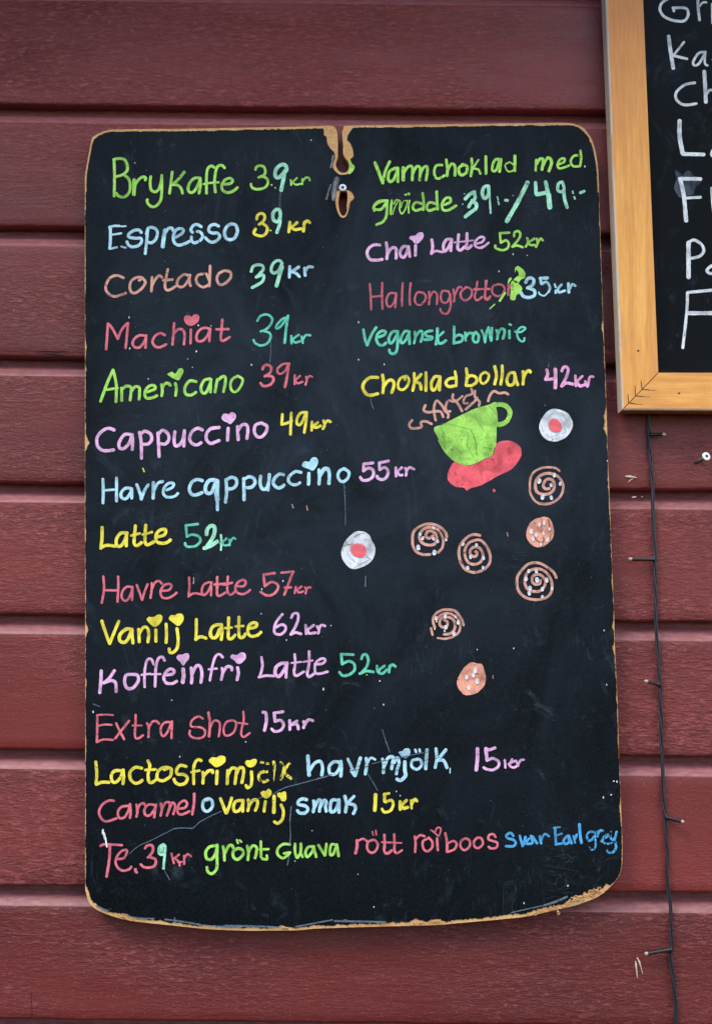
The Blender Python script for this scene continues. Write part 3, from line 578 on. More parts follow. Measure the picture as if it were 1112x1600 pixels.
P|23|coral pink lettering reading Caramel|@145,1215 185 202 140 200 85 235 55 300 80 360 125 380 205 355/310 245 250 255 220 300 232 350 275 345 310 290 325 235/325 230 330 290 325 350/380 235 390 290 380 340/385 290 410 235 445 225 458 245/545 240 485 235 450 280 460 325 500 325 540 270 550 235/550 235 535 345/590 225 600 280 590 330/600 280 630 220 670 220 662 280 645 330/665 280 690 220 715 235 712 280 700 318/750 270 800 262 820 225 795 200 750 230 735 290 760 320 800 312 840 292/w25 882 140 880 220 865 318
B|28|pale blue letter o|@145,1215 1000 192 965 200 955 250 970 285 1005 290 1040 250 1035 200 1005 182 980 190
Y|29|yellow lettering reading vanilj|@310,1210 192 210 240 335/290 205 270 270 245 335/375 225 325 235 305 280 315 320 350 315 380 270 388 225/388 225 385 320/432 220 440 260 430 315/440 270 475 225 510 225 512 270 495 312/582 235 570 320/w32 658 190 655 330/w28 718 265 738 320 728 390 690 425 660 412/F @310,1210 540 160 565 142 585 145 605 125 632 140 632 175 600 208 575 205 550 185/F @310,1210 685 165 705 158 720 160 735 150 760 155 762 215 740 235 715 225 710 205 690 195
B|30|pale blue lettering reading smak|@310,1210 940 220 905 212 870 230 870 260 930 275 950 305 925 335 880 335 860 315/@480,1210 55 230 60 280 52 325/60 290 95 225 120 235 110 290 105 320/115 280 145 225 165 240 158 280 165 320/270 225 215 225 200 280 205 325 240 315 265 260 275 220/275 220 275 330/w32 325 190 340 250 332 325/w28 405 190 345 255/345 255 405 265 418 300 400 340
Y|30|yellow figures 15 and kr|@480,1210 w34 592 175 590 250 585 312/w24 710 165 668 172/668 172 672 235/w26 680 240 730 225 745 265 720 315 670 328 648 300/w28 805 235 805 305/860 225 820 265/w32 820 270 830 295 870 285/w22 900 225 905 295/905 260 930 215 950 230
P|25|coral pink lettering reading Te|@145,1285 w22 68 205 110 190 255 198/150 200 145 320 122 470/w22 220 318 270 310 295 270 295 240 250 250 210 300 200 350 225 400 270 420 320 405 335 385/w28 372 408 376 430/w22 375 425 385 435
P|24|coral pink figure 3|@145,1285 455 225 475 200 515 200 525 240 505 280 480 305/505 305 545 320 545 365 510 390 450 390 418 365
A|24|mint figure 9 after Te|@145,1285 615 190 580 215 575 265 600 280 625 260 630 210 615 195/630 205 625 290 615 400/w34 595 250 600 205
P|20|coral pink kr|@145,1285 685 270 705 355/750 280 712 310/712 310 750 345 755 375/w14 740 348 775 342/w22 795 290 795 360/798 310 825 275 855 295
G|27|green lettering reading gront|@300,1285 205 200 150 215 120 260 130 315 170 320 205 270 220 195/220 195 218 300 215 400 175 445 140 430 130 390/270 210 280 260 282 330/285 270 320 205 350 200 358 220/400 225 360 250 360 300 395 322 440 285 440 240 400 225/w20 390 152 400 180/w18 415 155 430 170/480 205 490 260 485 325/490 260 525 205 560 215 560 260 548 308/w24 598 165 600 300/w22 588 235 665 232/w24 610 315 650 320 650 288
G|25|green lettering reading Guava|@300,1285 850 190 790 190 745 230 745 280 790 310 830 285 852 262/850 262 800 270/895 185 895 260 915 305 945 250 945 185/w22 945 190 945 260 960 300/1060 210 1010 215 985 260 1000 300 1040 260 1055 215/1055 210 1078 300/@420,1280 430 225 485 315/500 215 488 310/585 225 545 220 530 270 535 310 560 300 590 220/590 220 605 320
P|22|coral pink lettering reading rott|@420,1280 w28 765 185 765 240 752 295/w20 770 190 820 170 860 200/900 180 860 200 855 260 890 292 930 270 945 220 920 182 895 180/w14 898 108 905 138/w14 928 98 932 138/1005 138 1002 220 1000 270 1020 300 1065 270/1088 130 1090 220 1090 270 1100 290/w18 980 200 1112 205/@600,1270 w20 85 190 90 270 88 330 110 350 155 325/0 190 5 290 0 330 30 355 65 330/w16 -5 255 150 262
P|22|coral pink lettering reading roiboos|@600,1270 265 205 272 270 268 340/272 230 310 195 350 205/375 225 335 250 340 310 375 335 415 300 415 250 385 215/458 220 465 325/w24 530 178 545 260 545 340/550 265 600 245 628 270 610 315 550 340/700 222 665 250 665 300 700 325 740 290 740 240 705 222/810 215 778 250 785 295 820 305 855 270 845 225 815 215/965 210 945 185 910 195 905 230 940 245 980 260 975 300 930 310 905 295/w16 405 150 440 165 460 130 490 135 485 175 470 200 440 175 410 152
D|24|blue lettering reading Svar Earl|@780,1270 120 200 95 175 60 195 70 220 120 235 140 265 115 290 55 290/w22 175 200 200 290/225 210 205 280/255 225 215 270/270 200 285 260 240 270/285 205 325 265/350 205 360 265/w20 360 240 390 185 430 205/w24 480 130 490 275/w16 470 130 525 125/w18 485 200 540 180/w20 485 275 545 265/590 200 555 240 570 270 600 255 600 200/600 200 625 265/w18 640 200 655 260/650 230 670 190/w26 692 100 700 200 710 260
D~|24|flaking blue lettering reading grey|@780,1270 w22 815 165 780 168 758 200 770 240 800 232 825 200/w18 826 165 826 210 834 255 830 300 800 322 776 300/w22 852 160 848 205/852 185 870 155 895 158/w18 882 248 905 225 940 205 944 188 915 196 892 228 905 262 945 270 980 258/w20 965 165 962 215 985 235 1010 195/w22 1015 165 1003 235 1010 300 985 342 950 345 933 328
G~|26|worn green lettering reading Varmchoklad|@570,230 w30 88 135 155 310/215 125 180 200 152 310/w27 265 180 215 210 200 270 220 300 255 270 285 180/285 185 285 300/w34 332 180 332 285/335 225 375 170 410 175 410 285/415 230 445 172 478 180 475 285/480 230 510 175 542 178 530 285/w24 670 155 620 160 600 210 615 265 650 270 690 245/705 110 715 190 712 250/718 200 750 145 780 165 780 245/w28 850 155 815 180 820 230 850 240 885 210 880 160 845 150/925 100 928 180 918 250/w18 985 110 935 185/w20 940 185 985 195 1000 230/1048 80 1050 230/@740,220 w25 230 160 185 165 160 220 165 262 195 250 225 160/235 160 222 268/w15 310 185 270 210 290 260 325 265 360 230 315 185/w28 355 130 355 260
G~|22|worn green lettering reading med|@740,220 540 165 535 260/w28 545 200 570 160 600 165 590 250/w28 600 210 635 150 665 160 672 200 650 262/w22 730 205 780 185 785 155 750 160 725 205 745 240 825 215/925 130 870 130 840 175 860 220 920 220/w22 925 85 930 150 922 215
G|25|green lettering reading gradde|@570,230 180 465 120 470 80 510 80 550 @570,290/@570,290 195 130 150 135 95 160 75 190 85 205 140 205 185 150 195 135/190 140 188 250 160 310 100 340/@570,230 @570,290 w22 232 130 226 190 224 248/w9 240 250 258 190 290 130/w14 250 160 270 125 300 130 306 150/w14 305 150 300 205 318 245 345 215 365 160 368 132/w9 312 190 330 140 368 128/w16 388 130 378 185 380 236/w18 348 80 358 78/w24 378 70 382 74/@570,230 w25 500 400 508 470 505 545/490 490 440 480 415 520 440 550 500 530/622 385 625 470 630 540/610 490 560 480 535 520 555 550 610 535/690 500 740 475 735 440 700 445 670 490 675 540 720 548 790 508
A|34|mint figures 39 with dash|@570,290 870 115 910 75 950 55/w30 950 70 955 110 920 150 900 185/w34 930 130 965 160 960 200 920 230 870 270/w32 @700,270 345 115 310 125 295 170 305 215 325 220 350 180 348 115/w18 355 120 360 230 367 350/w12 425 208 432 235/w14 432 250 440 275/w26 495 238 515 240
A|40|mint slash|@700,270 688 85 610 240 508 420
A|36|mint figures 49 with dash|@700,270 w34 757 85 762 180 770 188/w36 768 188 860 170/w34 845 80 868 190 w36/w46 870 190 880 300/w28 985 80 955 95 950 150 985 165 1005 140 990 80/w32 1000 150 1010 230 1030 300/w16 1078 160 1082 178/w18 1092 210 1098 225/w26 @760,260 812 230 845 215
V|28|lilac pink lettering reading Chai|@560,345 185 210 130 210 85 245 75 290 100 335 150 342 205 335/240 190 250 260 245 330/250 290 290 235 325 245 325 325/435 225 390 225 360 270 370 310 400 312 430 240/432 225 445 310/495 215 492 300/F 440 155 450 132 475 130 490 128 520 102 555 102 565 130 550 165 510 198 480 190 472 175
V|28|lilac pink lettering reading Latte|@560,345 635 165 642 230 632 285/w22 630 285 670 262 725 272/w28 805 160 760 165 735 220 745 265 780 230 810 165/805 165 800 260/868 120 862 190 860 240 885 255 920 225/w16 830 188 995 170/w28 940 110 940 190 930 230 950 240 980 215/w22 1010 200 1070 185 1090 150 1060 140 1015 175 1010 215 1050 235 1100 215/@700,345 w20 290 235 320 215 350 190
G|22|green figures 52 and kr|@700,345 530 103 445 108/447 108 455 190/455 190 500 170 525 200 510 240 465 255 410 235 408 215/570 135 575 100 605 90 625 115 610 160 555 225/555 225 595 215 645 230/685 150 690 190 672 225/745 155 690 190/690 190 715 210 750 210/765 155 775 190 760 228/775 190 800 155 820 170
P~|20|faint coral lettering reading Hallongrottor|@565,410 70 185 78 300 82 410/178 178 175 290 180 405/80 300 180 290/300 270 245 268 215 320 220 370 245 385 280 350 298 275/300 270 290 390/355 180 350 280 348 378/424 180 415 280 418 370/530 265 485 260 460 310 470 355 505 370 545 335 555 290 530 262/583 255 588 310 582 365/585 310 620 255 650 270 655 310 650 362/745 250 700 250 685 300 700 345 740 345 765 290 750 250/768 280 770 380 745 440 710 445 685 420 682 405/795 235 803 290 800 340/805 285 840 215 865 220/900 220 860 260 865 310 900 330 945 300 955 250 930 220 900 215/1003 165 990 250 980 300 1000 330 1045 300/w16 970 238 1110 228/w20 1075 160 1072 250 1070 300 1085 325 1110 315/@720,400 222 215 210 300 205 350 215 378 255 350/w16 110 285 245 290/w20 330 245 280 260 268 310 300 345 350 340 378 290 360 255 325 245/410 245 408 340/408 290 430 255
G|30|lime green smear|F @720,400 468 105 490 88 515 98 545 125 560 160 550 190 520 205 495 235 470 235 455 215 470 190 500 165 490 130 478 118 470 145/F 405 240 412 200 432 185 438 200 420 225
G~|28|scratched green smear|@720,400 F 430 235 470 210 500 240 530 280 515 320 480 340 470 375 445 385 425 365 430 300/w20 380 320 335 390/w12 290 420 250 458
B|30|pale blue figures 35|@720,400 560 230 575 200 605 190 630 210 620 250 575 278/590 280 635 300 635 340 590 360 540 350 520 320/750 190 685 195/w26 688 195 695 240/w24 700 245 740 225 770 270 760 310/w16 755 315 720 345 680 330 675 315
B|24|pale blue kr|@720,400 w20 812 245 820 270/w22 822 300 820 320/870 250 840 285 850 315 900 300/w28 930 240 935 315/945 280 965 245 990 260
T|26|teal lettering reading Vegansk|@555,480 70 195 80 260 102 330/180 175 140 240 102 330/205 260 250 240 262 215 235 205 195 230 182 280 205 325 240 330 265 310/365 210 320 215 290 270 300 312 325 300 360 240 368 210/368 215 368 300 355 385 320 405 298 390 295 370/470 215 430 210 395 270 400 310 430 295 465 230/465 220 470 318/w24 515 215 520 260 510 312/520 260 555 210 580 215 580 260 568 300/665 205 630 210 605 225 620 250 665 260 655 280 600 282/712 185 708 260 698 322/w22 765 215 715 260/715 265 720 310 750 312 785 290
T|25|teal lettering reading brownie|@680,480 160 168 162 240 158 315/165 260 200 240 235 255 225 295 160 312/w22 258 220 262 290/262 260 290 225 325 230 350 215/345 220 325 260 335 300 365 300 375 250 355 222/w22 400 200 420 250 430 305/w24 430 300 440 230 460 175/460 175 470 230 482 290/w22 485 290 490 180/530 200 540 240 535 278/540 240 565 190 595 195 598 230 585 272/w20 640 148 655 154/w24 640 205 642 268/w20 690 212 740 215 780 185 750 172 715 200 710 250 735 290 765 295 772 268
Y|29|yellow lettering reading Choklad|@555,550 195 222 130 222 80 260 65 310 95 365 140 375 195 362/235 200 245 270 238 355/240 310 285 250 325 250 335 290 315 352/w24 430 240 430 215 390 230 370 280 380 320 420 325 455 285 465 240 445 210 425 215/w27 510 185 512 260 498 335/570 195 515 255/515 260 560 275 570 325/612 180 612 335/730 215 690 215 660 265 665 325 690 325 720 270 735 215/735 215 730 330/w25 865 170 875 230 875 295/860 225 810 235 785 270 810 300 860 295
Y|28|yellow lettering reading bollar|@555,550 962 145 970 210 960 285/965 230 1000 205 1045 220 1050 260 1010 290 960 290/@740,550 w24 95 175 60 200 55 250 80 275 115 250 130 200 100 175/w29 180 125 195 200 180 278/245 120 245 200 232 280/350 180 310 185 285 240 300 285 340 280 355 230 350 180/355 190 365 240 380 285/425 170 430 220 425 280/430 230 450 180 480 160 490 175
M|30|bright pink figures 42|@740,550 632 155 640 195 622 238/622 238 670 235 710 225/w34 705 150 708 230 705 310/w28 762 165 775 135 800 130 818 155 800 220 760 295/760 297 800 270 860 280
M|24|bright pink kr|@740,550 880 205 885 295/940 210 895 255/w28 895 260 920 295 960 285/965 255 985 300/990 290 1005 220 1035 215
G|30|drawing of a green cup|F @630,600 265 385 340 350 460 290 620 215 740 180 770 165 800 158 805 200 815 260 818 330 808 380 806 490 800 540 @660,680 620 120 600 175 520 215 395 262 290 235 225 185 180 130 130 40 @630,600 310 490/w44 805 180 850 178 900 200 925 250 905 310 865 345 820 352
R|30|drawing of a coral red saucer|F @660,680 642 72 700 48 770 52 830 85 856 130 845 200 770 295 660 350 520 428 420 460 380 480 360 458 280 445 225 400 215 345 240 280 282 232 392 264 520 218 605 175 628 120/w26 618 478 620 484
O|24|drawing of orange steam curls|@630,600 190 185 175 225 210 245 260 240 320 240 345 285/280 315 265 240 270 180 290 145 330 180 360 230 390 265 385 292/380 155 365 200 375 235 405 237/430 90 428 130 460 155 490 200 508 235/w20 395 142 450 152 512 105/w22 590 42 595 85 545 105 520 150 530 168 555 165/620 60 620 110 635 130 540 220/635 130 660 155 655 188/75 315 50 355 75 385 155 375 150 335 195 325 245 348/735 148 750 100 785 62 830 80 880 75 908 90
K|30|drawing of a round white biscuit by the cup|F @790,620 s6.95 530 130 600 145 665 175 710 240 725 300 705 370 650 440 560 482 500 482 440 465 385 410 360 335 375 260 420 190 470 145
R|30|drawing of red jam on the biscuit by the cup|F @790,620 s6.95 510 235 560 245 595 285 608 340 575 372 525 380 480 350 458 300 475 255
K|30|drawing of a round white biscuit at left|F @500,815 s6.95 430 102 490 115 540 155 558 205 590 260 598 320 575 400 520 460 440 500 370 515 310 495 255 430 230 360 240 290 275 210 340 140 390 108
R|30|drawing of red jam on the left biscuit|F @500,815 s6.95 400 235 460 245 498 290 498 345 465 383 410 383 350 350 325 295 345 255
O|34|drawing of an orange cinnamon bun spiral beside the saucer|s6.95 @790,715 w26 580 145 540 115 470 105 380 115 300 160 265 230 258 330 270 400 310 465 360 500/w30 365 500 440 505 520 480 590 420 620 340 610 270 570 210 520 180/530 185 460 170 390 185 335 235 318 300 335 370 400 400 470 390 515 350 525 290 500 240 450 235 415 265 405 310 430 340 470 335
O|34|drawing of an orange cinnamon bun spiral above the swirl row|s6.95 @630,800 w32 470 270 455 220 400 165 330 135 260 130 180 155 115 210 98 280 105 370 140 430 210 462 290 460/w30 375 440 420 390 432 320 415 250 370 190/375 190 290 165 220 185 178 240 180 300 220 345 290 360 340 345 360 300 350 240 300 205 255 220 245 265 280 285 320 260
O|32|drawing of an orange cinnamon bun spiral in the middle|s6.95 @700,820 345 115 290 105 230 120 160 180 120 250 118 340 140 420 180 480 240 510 310 515 390 480 445 420 455 340 430 260 390 200 340 165 280 170 220 200 180 270 185 350 220 410 280 430 340 410 375 360 370 300 335 250 285 240 245 265 235 310 270 345 305 335 310 300 295 290
O|32|drawing of an orange cinnamon bun spiral at right|s6.95 @790,865 545 262 520 210 450 150 380 110 310 98 240 115 180 170 130 240 118 320 140 410 210 475 310 500 400 490 470 450 500 380 490 290 450 220 400 180 340 165 270 180 220 230 205 310 230 380 300 410 370 405 420 350 420 280 380 235 330 225 290 250 285 300 320 335 365 325 375 290
O|30|drawing of a scratched orange cinnamon bun spiral|s6.95 @640,940 582 255 560 190 500 110 430 88 350 92 280 135 250 200 270 280/w28 230 290 245 360/w22 300 395 380 405/w28 380 405 470 380 530 330 545 270 530 210 480 150 400 125 330 150 300 185/w32 370 355 430 350 480 310 490 250 470 195 420 170 360 170 325 210 330 260 370 280 405 260 405 220 375 200
C|30|drawing of a round orange biscuit beside the right swirls|F @790,790 s6.95 430 122 475 145 505 200 522 290 500 360 450 415 380 450 310 445 255 400 222 340 225 270 260 190 320 145 380 128
C|30|drawing of a round orange biscuit lowest of the treats|F @670,1020 s6.95 455 105 520 115 575 125 598 190 615 260 605 340 570 390 510 440 400 460 350 425 310 370 302 310 330 240 380 160
K|30|drawing of white icing on the bun beside the saucer|s6.95 @790,715 w43 365 245 357 265/w37 525 181 524 199/w32 589 275 587 291/w32 487 290 490 306/w43 398 420 394 440/w36 489 426 494 444
K|30|drawing of white icing on the upper left bun|s6.95 @630,800 w27 323 166 329 178/w28 177 233 184 247/w32 212 277 207 293/w29 322 283 327 297/w29 370 311 373 325/w27 459 294 463 306/w45 160 374 163 396/w45 337 429 333 451
K|30|drawing of white icing on the middle bun|s6.95 @700,820 w29 165 203 157 217/w28 304 211 307 225/w32 239 342 241 358/w32 380 352 383 368/w35 208 460 213 476/w28 376 458 376 472
K|30|drawing of white icing on the right bun|s6.95 @790,865 w35 248 182 245 198/w36 328 181 330 199/w37 218 266 217 284/w45 336 274 338 296/w40 439 278 443 298/w40 260 365 261 385/w37 250 421 254 439/w36 395 376 393 394/w29 497 373 498 387/w29 395 461 392 475
K|30|drawing of white icing on the scratched bun|s6.95 @640,940 w35 283 172 284 188/w18 289 208 290 216/w36 385 151 384 169/w24 493 159 496 171/w36 524 216 524 234/w36 390 269 391 287/w21 374 313 378 323/w37 477 339 480 357/w16 269 292 271 300
K|30|drawing of white dots on the upper orange biscuit|s6.95 @790,790 w29 363 198 360 212/w35 414 180 414 196/w27 472 246 472 258/w40 271 270 273 290/w35 328 308 328 324/w28 402 291 407 305/w35 293 352 295 368/w32 453 362 447 378/w29 379 413 377 427
K|30|drawing of white dots on the lowest orange biscuit|s6.95 @670,1020 w44 501 179 500 201/w37 479 233 479 251/w37 407 255 407 273/w44 519 297 521 319/w37 426 371 430 389
S|7|long chalky scratch across the lower board|@145,1285 320 272 400 205 520 150 700 58/w11 700 55 780 48 865 52/w8 865 55 925 0 @310,1210 0 420 100 365 200 320/w7 430 240 560 195/w9 640 178 740 120 900 75 1112 20/w12 @500,1140 -20 425 50 408 100 388/w7 450 297 560 270 720 235 900 200/w8 540 0 570 100 605 195/w7 415 385 460 460 500 530/w10 @310,1210 806 280 795 400/w6 795 400 800 560/w9 @300,1285 856 100 850 190/w8 845 290 828 370/w8 @140,1085 30 82 90 105/w8 @480,690 318 360 325 450 330 556/w6 @480,720 330 390 332 560/w8 @145,1285 625 420 670 500/w7 @555,480 440 580 450 600/w7 @555,550 135 400 140 450 160 495/w6 @740,550 650 95 648 130/w10 @500,830 395 390 392 480/w6 @340,470 460 300 462 420 455 540
W|20|white paint run beside the word Te|@145,1285 w18 90 65 88 95/w22 95 90 110 140/w14 112 140 124 212
S~|60|faint vertical teal smear under a figure|@340,230 w26 545 400 540 470 541 556
X~|40|white scrape beside the keyhole|s9.27 @480,235 w120 425 425 405 520 388 640/w70 400 470 385 620 376 700/w40 340 500 305 600 278 700/w50 372 80 362 160 342 240/w34 372 90 360 170 350 220
S|9|pale scuff along the bottom edge|s3.707 @80,1330 w12 265 318 300 335 330 345/w8 450 378 520 388 600 390/w10 660 395 760 408 860 425/w10 860 428 960 436 1112 436/w8 715 385 722 420/s2.78 @350,1360 w8 0 240 120 242 250 248/w7 310 245 400 228 470 215/w9 480 220 600 222 700 225/w5 520 212 560 226/s3.707 @720,1310 w7 290 430 400 405 470 390/w14 480 388 550 365 612 338
Y|10|small stray paint flecks|@150,710 w12 410 122 420 150/w8 @140,635 460 536 470 550/w10 @470,1000 805 210 815 218/w10 570 300 574 303
B|8|tiny pale blue paint flecks|@570,290 w12 846 160 849 162/w8 860 70 866 72/w9 @700,270 560 196 563 198/w10 @300,1285 893 334 895 338
O|8|tiny pink paint flecks|@330,700 w9 702 490 712 520/w9 828 502 836 538/w8 @150,870 850 180 848 232/w8 @790,790 10 235 16 265/w8 s6.95 @670,1020 690 245 694 278
G|10|green paint on the torn keyhole edge|s9.27 @480,235 F 596 130 620 135 645 190 680 220 684 250 660 300 610 345 590 330 610 280 612 220
N|5|crack|@160,330 120 300 165 332/765 192 795 228/835 245 850 292/820 160 840 190/@150,400 w8 78 240 106 272/w7 112 332 134 358/w6 234 312 246 332/606 143 644 152/w10 924 142 945 168/w6 98 192 128 200/@140,1085 56 230 92 236/56 340 82 352/382 321 412 327/496 306 532 321/678 302 732 321/604 309 628 316/w8 900 290 935 286/@140,1150 w6 42 262 78 273/188 325 218 336/262 348 288 362/@500,1140 w5 528 272 602 262/540 300 702 300/w8 698 246 762 232/w6 648 320 692 326/648 342 692 345/648 362 692 352/900 206 944 190/900 271 948 255/996 232 1032 215/996 252 1036 236/396 322 434 312/w4 384 328 434 318/w8 252 357 352 346/w5 296 325 354 312/w7 538 340 572 352/543 368 562 332
N|5|crack|@700,270 w5 670 92 702 108/676 82 704 98/w6 608 216 632 175/w4 520 382 550 392/s6.95 @790,620 w8 496 474 516 452/w4 495 435 540 415 590 375/@500,815 w8 368 166 440 130 478 122/w7 243 262 352 240/w6 243 322 255 280 292 218/363 506 440 460 542 410/w5 500 382 552 406/@790,790 w11 305 338 340 378 390 402 412 370 402 338/w6 388 138 390 250 402 305/w7 338 228 382 282/w11 460 148 474 232/w7 487 308 478 372/w8 308 182 316 196/@790,715 w7 242 318 262 350 290 392/w7 372 498 436 502/@630,800 w6 232 156 245 143/300 446 306 468/224 453 229 473/w5 350 198 402 232/@700,820 w9 162 304 202 288/w10 124 380 152 424/w6 294 493 306 528/@790,865 w9 454 158 472 177/w6 110 280 114 352/@640,940 w6 460 82 492 132/w8 480 240 520 246
H|5|fine dark scratch in the green cup|@630,600 w7 330 392 345 450 334 522/w6 350 408 362 470 350 542/w6 588 402 620 470 632 542/w4 545 405 560 470 545 542/w4 600 220 640 310 700 412/w5 742 190 812 262/w4 335 343 420 352 600 400/w9 812 170 818 174/w4 760 300 780 310/@660,680 w8 438 12 460 60 466 152/w5 395 30 388 85 442 192/w7 150 30 176 92 188 112/w6 165 8 190 60 196 132/w6 528 106 606 114/w4 300 120 340 160
E|6|dark nick in the red saucer|@660,680 w6 732 140 756 103/737 158 768 116/748 172 782 132/w8 588 204 616 212/w9 560 230 566 234/w8 614 238 620 241/w11 293 405 299 408/w7 284 322 290 346/w3 425 295 520 215/w6 224 312 232 338/w5 340 360 352 378/w4 480 290 500 300 510 350
E|6|dark nick in the lowest biscuit|s6.95 @670,1020 w7 478 132 522 119/w12 513 229 540 225/w6 415 208 440 178 455 185/w7 308 296 328 278/w5 595 262 606 294/w4 560 200 575 260 560 300
Q|5|brush line in the white biscuits|s6.95 @790,620 w6 450 243 480 195 540 178 600 203/w5 470 210 520 166 600 172 650 214/w6 548 162 620 192 664 255/w4 640 205 655 280/w5 612 320 652 375 600 402/w5 420 452 460 470/w6 430 400 500 446/w4 385 300 400 380/w5 590 240 630 300/@500,815 w5 288 300 310 380 385 432/w6 468 188 552 200/w5 520 200 540 300 500 378/w4 340 165 352 240/w5 300 340 350 400/w4 460 420 540 350"""
SECOND = """K|28|white lettering Gr|s6.11 @930,0 685 -10 630 30 612 90 650 155 740 195 840 200 880 150 875 95 840 75 735 75/740 75 745 105/975 -5 975 60 990 190/w22 988 60 1020 25 1055 22/w30 1112 40 1115 220
K|28|white lettering Ka|s6.11 @930,0 w38 695 348 715 500 740 650/w24 842 402 740 530/740 530 870 562/w26 1045 495 980 510 930 590 945 625 990 600 1045 500/w24 1045 500 1040 600 1065 625/1180 500 1150 520 1140 640/1120 570 1180 565
K|28|white lettering Ch|s6.11 @930,0 945 790 850 810 770 880 770 950 840 1000 960 990/w38 1035 682 1045 850 1050 975/w28 1055 900 1090 860 1135 880 1140 960
K|38|white lettering La|s6.11 @930,0 w44 800 1155 800 1300 828 1460/w38 830 1470 1030 1475/w28 1170 1400 1120 1430 1105 1480 1150 1500 1180 1410 1185 1500
K|38|white lettering Fr|s6.11 @930,240 w38 1000 242 800 240/w42 805 242 840 400 862 640/w28 850 425 1000 416/w30 1105 330 1112 440 1130 600/1115 420 1160 340 1200 340
K|38|white lettering Pa|s6.11 @930,240 w44 885 850 885 1000 885 1180/w30 885 848 940 825 1010 870 1030 930 990 980 910 1000/w30 1170 1060 1100 1075 1060 1120 1110 1145 1160 1080/1175 1060 1180 1150
K|30|large white letter F|s6.11 @930,450 1200 12 880 42/875 45 870 200 850 400 830 570/w40 885 240 1200 240
S~|60|faint smudge behind the letter F|s6.11 @930,240 F 760 160 830 200 880 160 940 210 1010 260 950 320 930 390 860 400 800 420 750 330 770 240"""

def write_all(text, parent, Yface, only_thing):
    for li, line in enumerate(text.strip().split('\n')):
        code, label, strokes = parse(line)
        y0 = Yface - 0.00012
        if 'icing' in label or 'dots' in label or 'jam' in label: y0 -= 0.0009
        if 'run beside' in label or 'saucer' in label and 'red' in label: y0 -= 0.0
        if label.startswith('drawing of a green cup'): y0 -= 0.0003
        if code[0] in 'SXNHEQ': y0 = Yface - (0.00006 if code.endswith('~') or code == 'X' else 0.00085)
        low = label.replace('drawing of ', ''); per = True
        if 'icing' in low or 'dots' in low: nm = 'icing_dot'
        elif code[0] in 'NHEQ': nm = 'scratch'
        elif code[0] in 'SX': nm = 'scratch' if code == 'S' else 'smear'
        elif 'fleck' in low: nm = 'paint_fleck'
        else:
            per = False
            nm = 'jam_spot' if 'jam' in low else 'drawing' if 'drawing of' in label else 'paint_mark' if ('run' in low or 'smear' in low or 'edge' in low) else 'lettering'
        for si, grp in enumerate([[q] for q in strokes] if per else [strokes]):
            acc = stroke_mesh(grp, y0, li * 1.7 + si)
            if not acc.v: continue
            cx = sum(v[0] for v in acc.v) / len(acc.v); cz = sum(v[2] for v in acc.v) / len(acc.v)
            o = link(nm, acc.v, acc.f, mat_for(code), parent, (cx, Yface, cz), acc.uv)
            if not per: o['label'] = low
write_all(STROKES, board, YF, board)

# chalk specks scattered over the board: tiny flecks of dried paint
random.seed(11)
acc = Acc()
known = [(229, 266, .9), (211, 254.5, 1.1), (258, 408, .9), (307, 549, 1.6), (310, 508.5, 1.5), (202, 496, 1.3), (232, 592, 1.2), (301, 574, 1), (293.5, 561, 1), (330, 509, 1), (203, 544.5, 1.2), (560, 503.5, 1.4), (600, 569.5, 1.1), (393, 570, 1.5),
         (560, 562, 1.1), (146, 1112.5, 1.5), (268.5, 1094, 1.3), (281, 1182, 1.1), (384, 1159, 1.3), (593, 1064, 1.3), (599, 1101, 1.6), (886.5, 1384, 1.7), (954, 1242, 1.5), (942, 1246, 1.3), (958, 1220.5, 1.8), (963, 1221.5, 1.6),
         (818, 1411, 1.1), (409, 920.5, 1.2), (442, 907.5, 1.4), (408, 959, 1.2), (517, 977.5, 1.2), (447.5, 1000, 1.2), (505, 1077, 1.6), (486, 1219, .9), (851, 633, 1.2), (851, 633, 1.2), (823, 399, 1.2), (801, 397, 1.3), (779, 424, 1.3), (486, 219, 1.3), (559, 1366, 1.1),
         (948, 720, 1.2), (947, 1070, 1.2), (943, 985, 1.2), (487.5, 1298, 1), (625, 1243, 1), (619, 1236.5, 1.1), (913, 260, 1.7), (745, 1015, 1.0), (802, 1013, 1.3), (584, 1417, 1.2)]
cand = list(known)
while len(cand) < 250:
    x, y = random.uniform(145, 950), random.uniform(215, 1425)
    if x > 140 + 800 and y > 1300: continue
    if noise.noise((x * 0.01, y * 0.01, 2)) + random.uniform(-.5, .5) < 0.0: continue
    cand.append((x, y, random.choice([.35, .4, .45, .5, .6, .8])))
for x, y, r in cand:
    k = 7; a0 = random.uniform(0, 6.28); st = random.uniform(1, 2.0)
    ps = [(x + r * 0.8 * math.cos(2 * math.pi * j / k + a0) * random.uniform(.7, 1.2), y + r * 0.8 * st * math.sin(2 * math.pi * j / k + a0) * random.uniform(.7, 1.2)) for j in range(k)]
    vs = [at(a, b, YF - 0.0011) for a, b in ps]
    nn = (vs[1] - vs[0]).cross(vs[2] - vs[0]).y
    acc.add(vs, [tuple(range(k)) if nn < 0 else tuple(reversed(range(k)))], None, 0 if r > .9 else 1)
M_SPECK = plain("speck_bright", (0.62, 0.68, 0.76), .7); M_SPECK2 = plain("speck_dull", (0.10, 0.125, 0.15), .7)
sp = link('chalk_specks', acc.v, acc.f, [M_SPECK, M_SPECK2], board, bo, None, acc.m); sp['kind'] = 'stuff'; sp['label'] = 'tiny pale specks scattered over the black face'

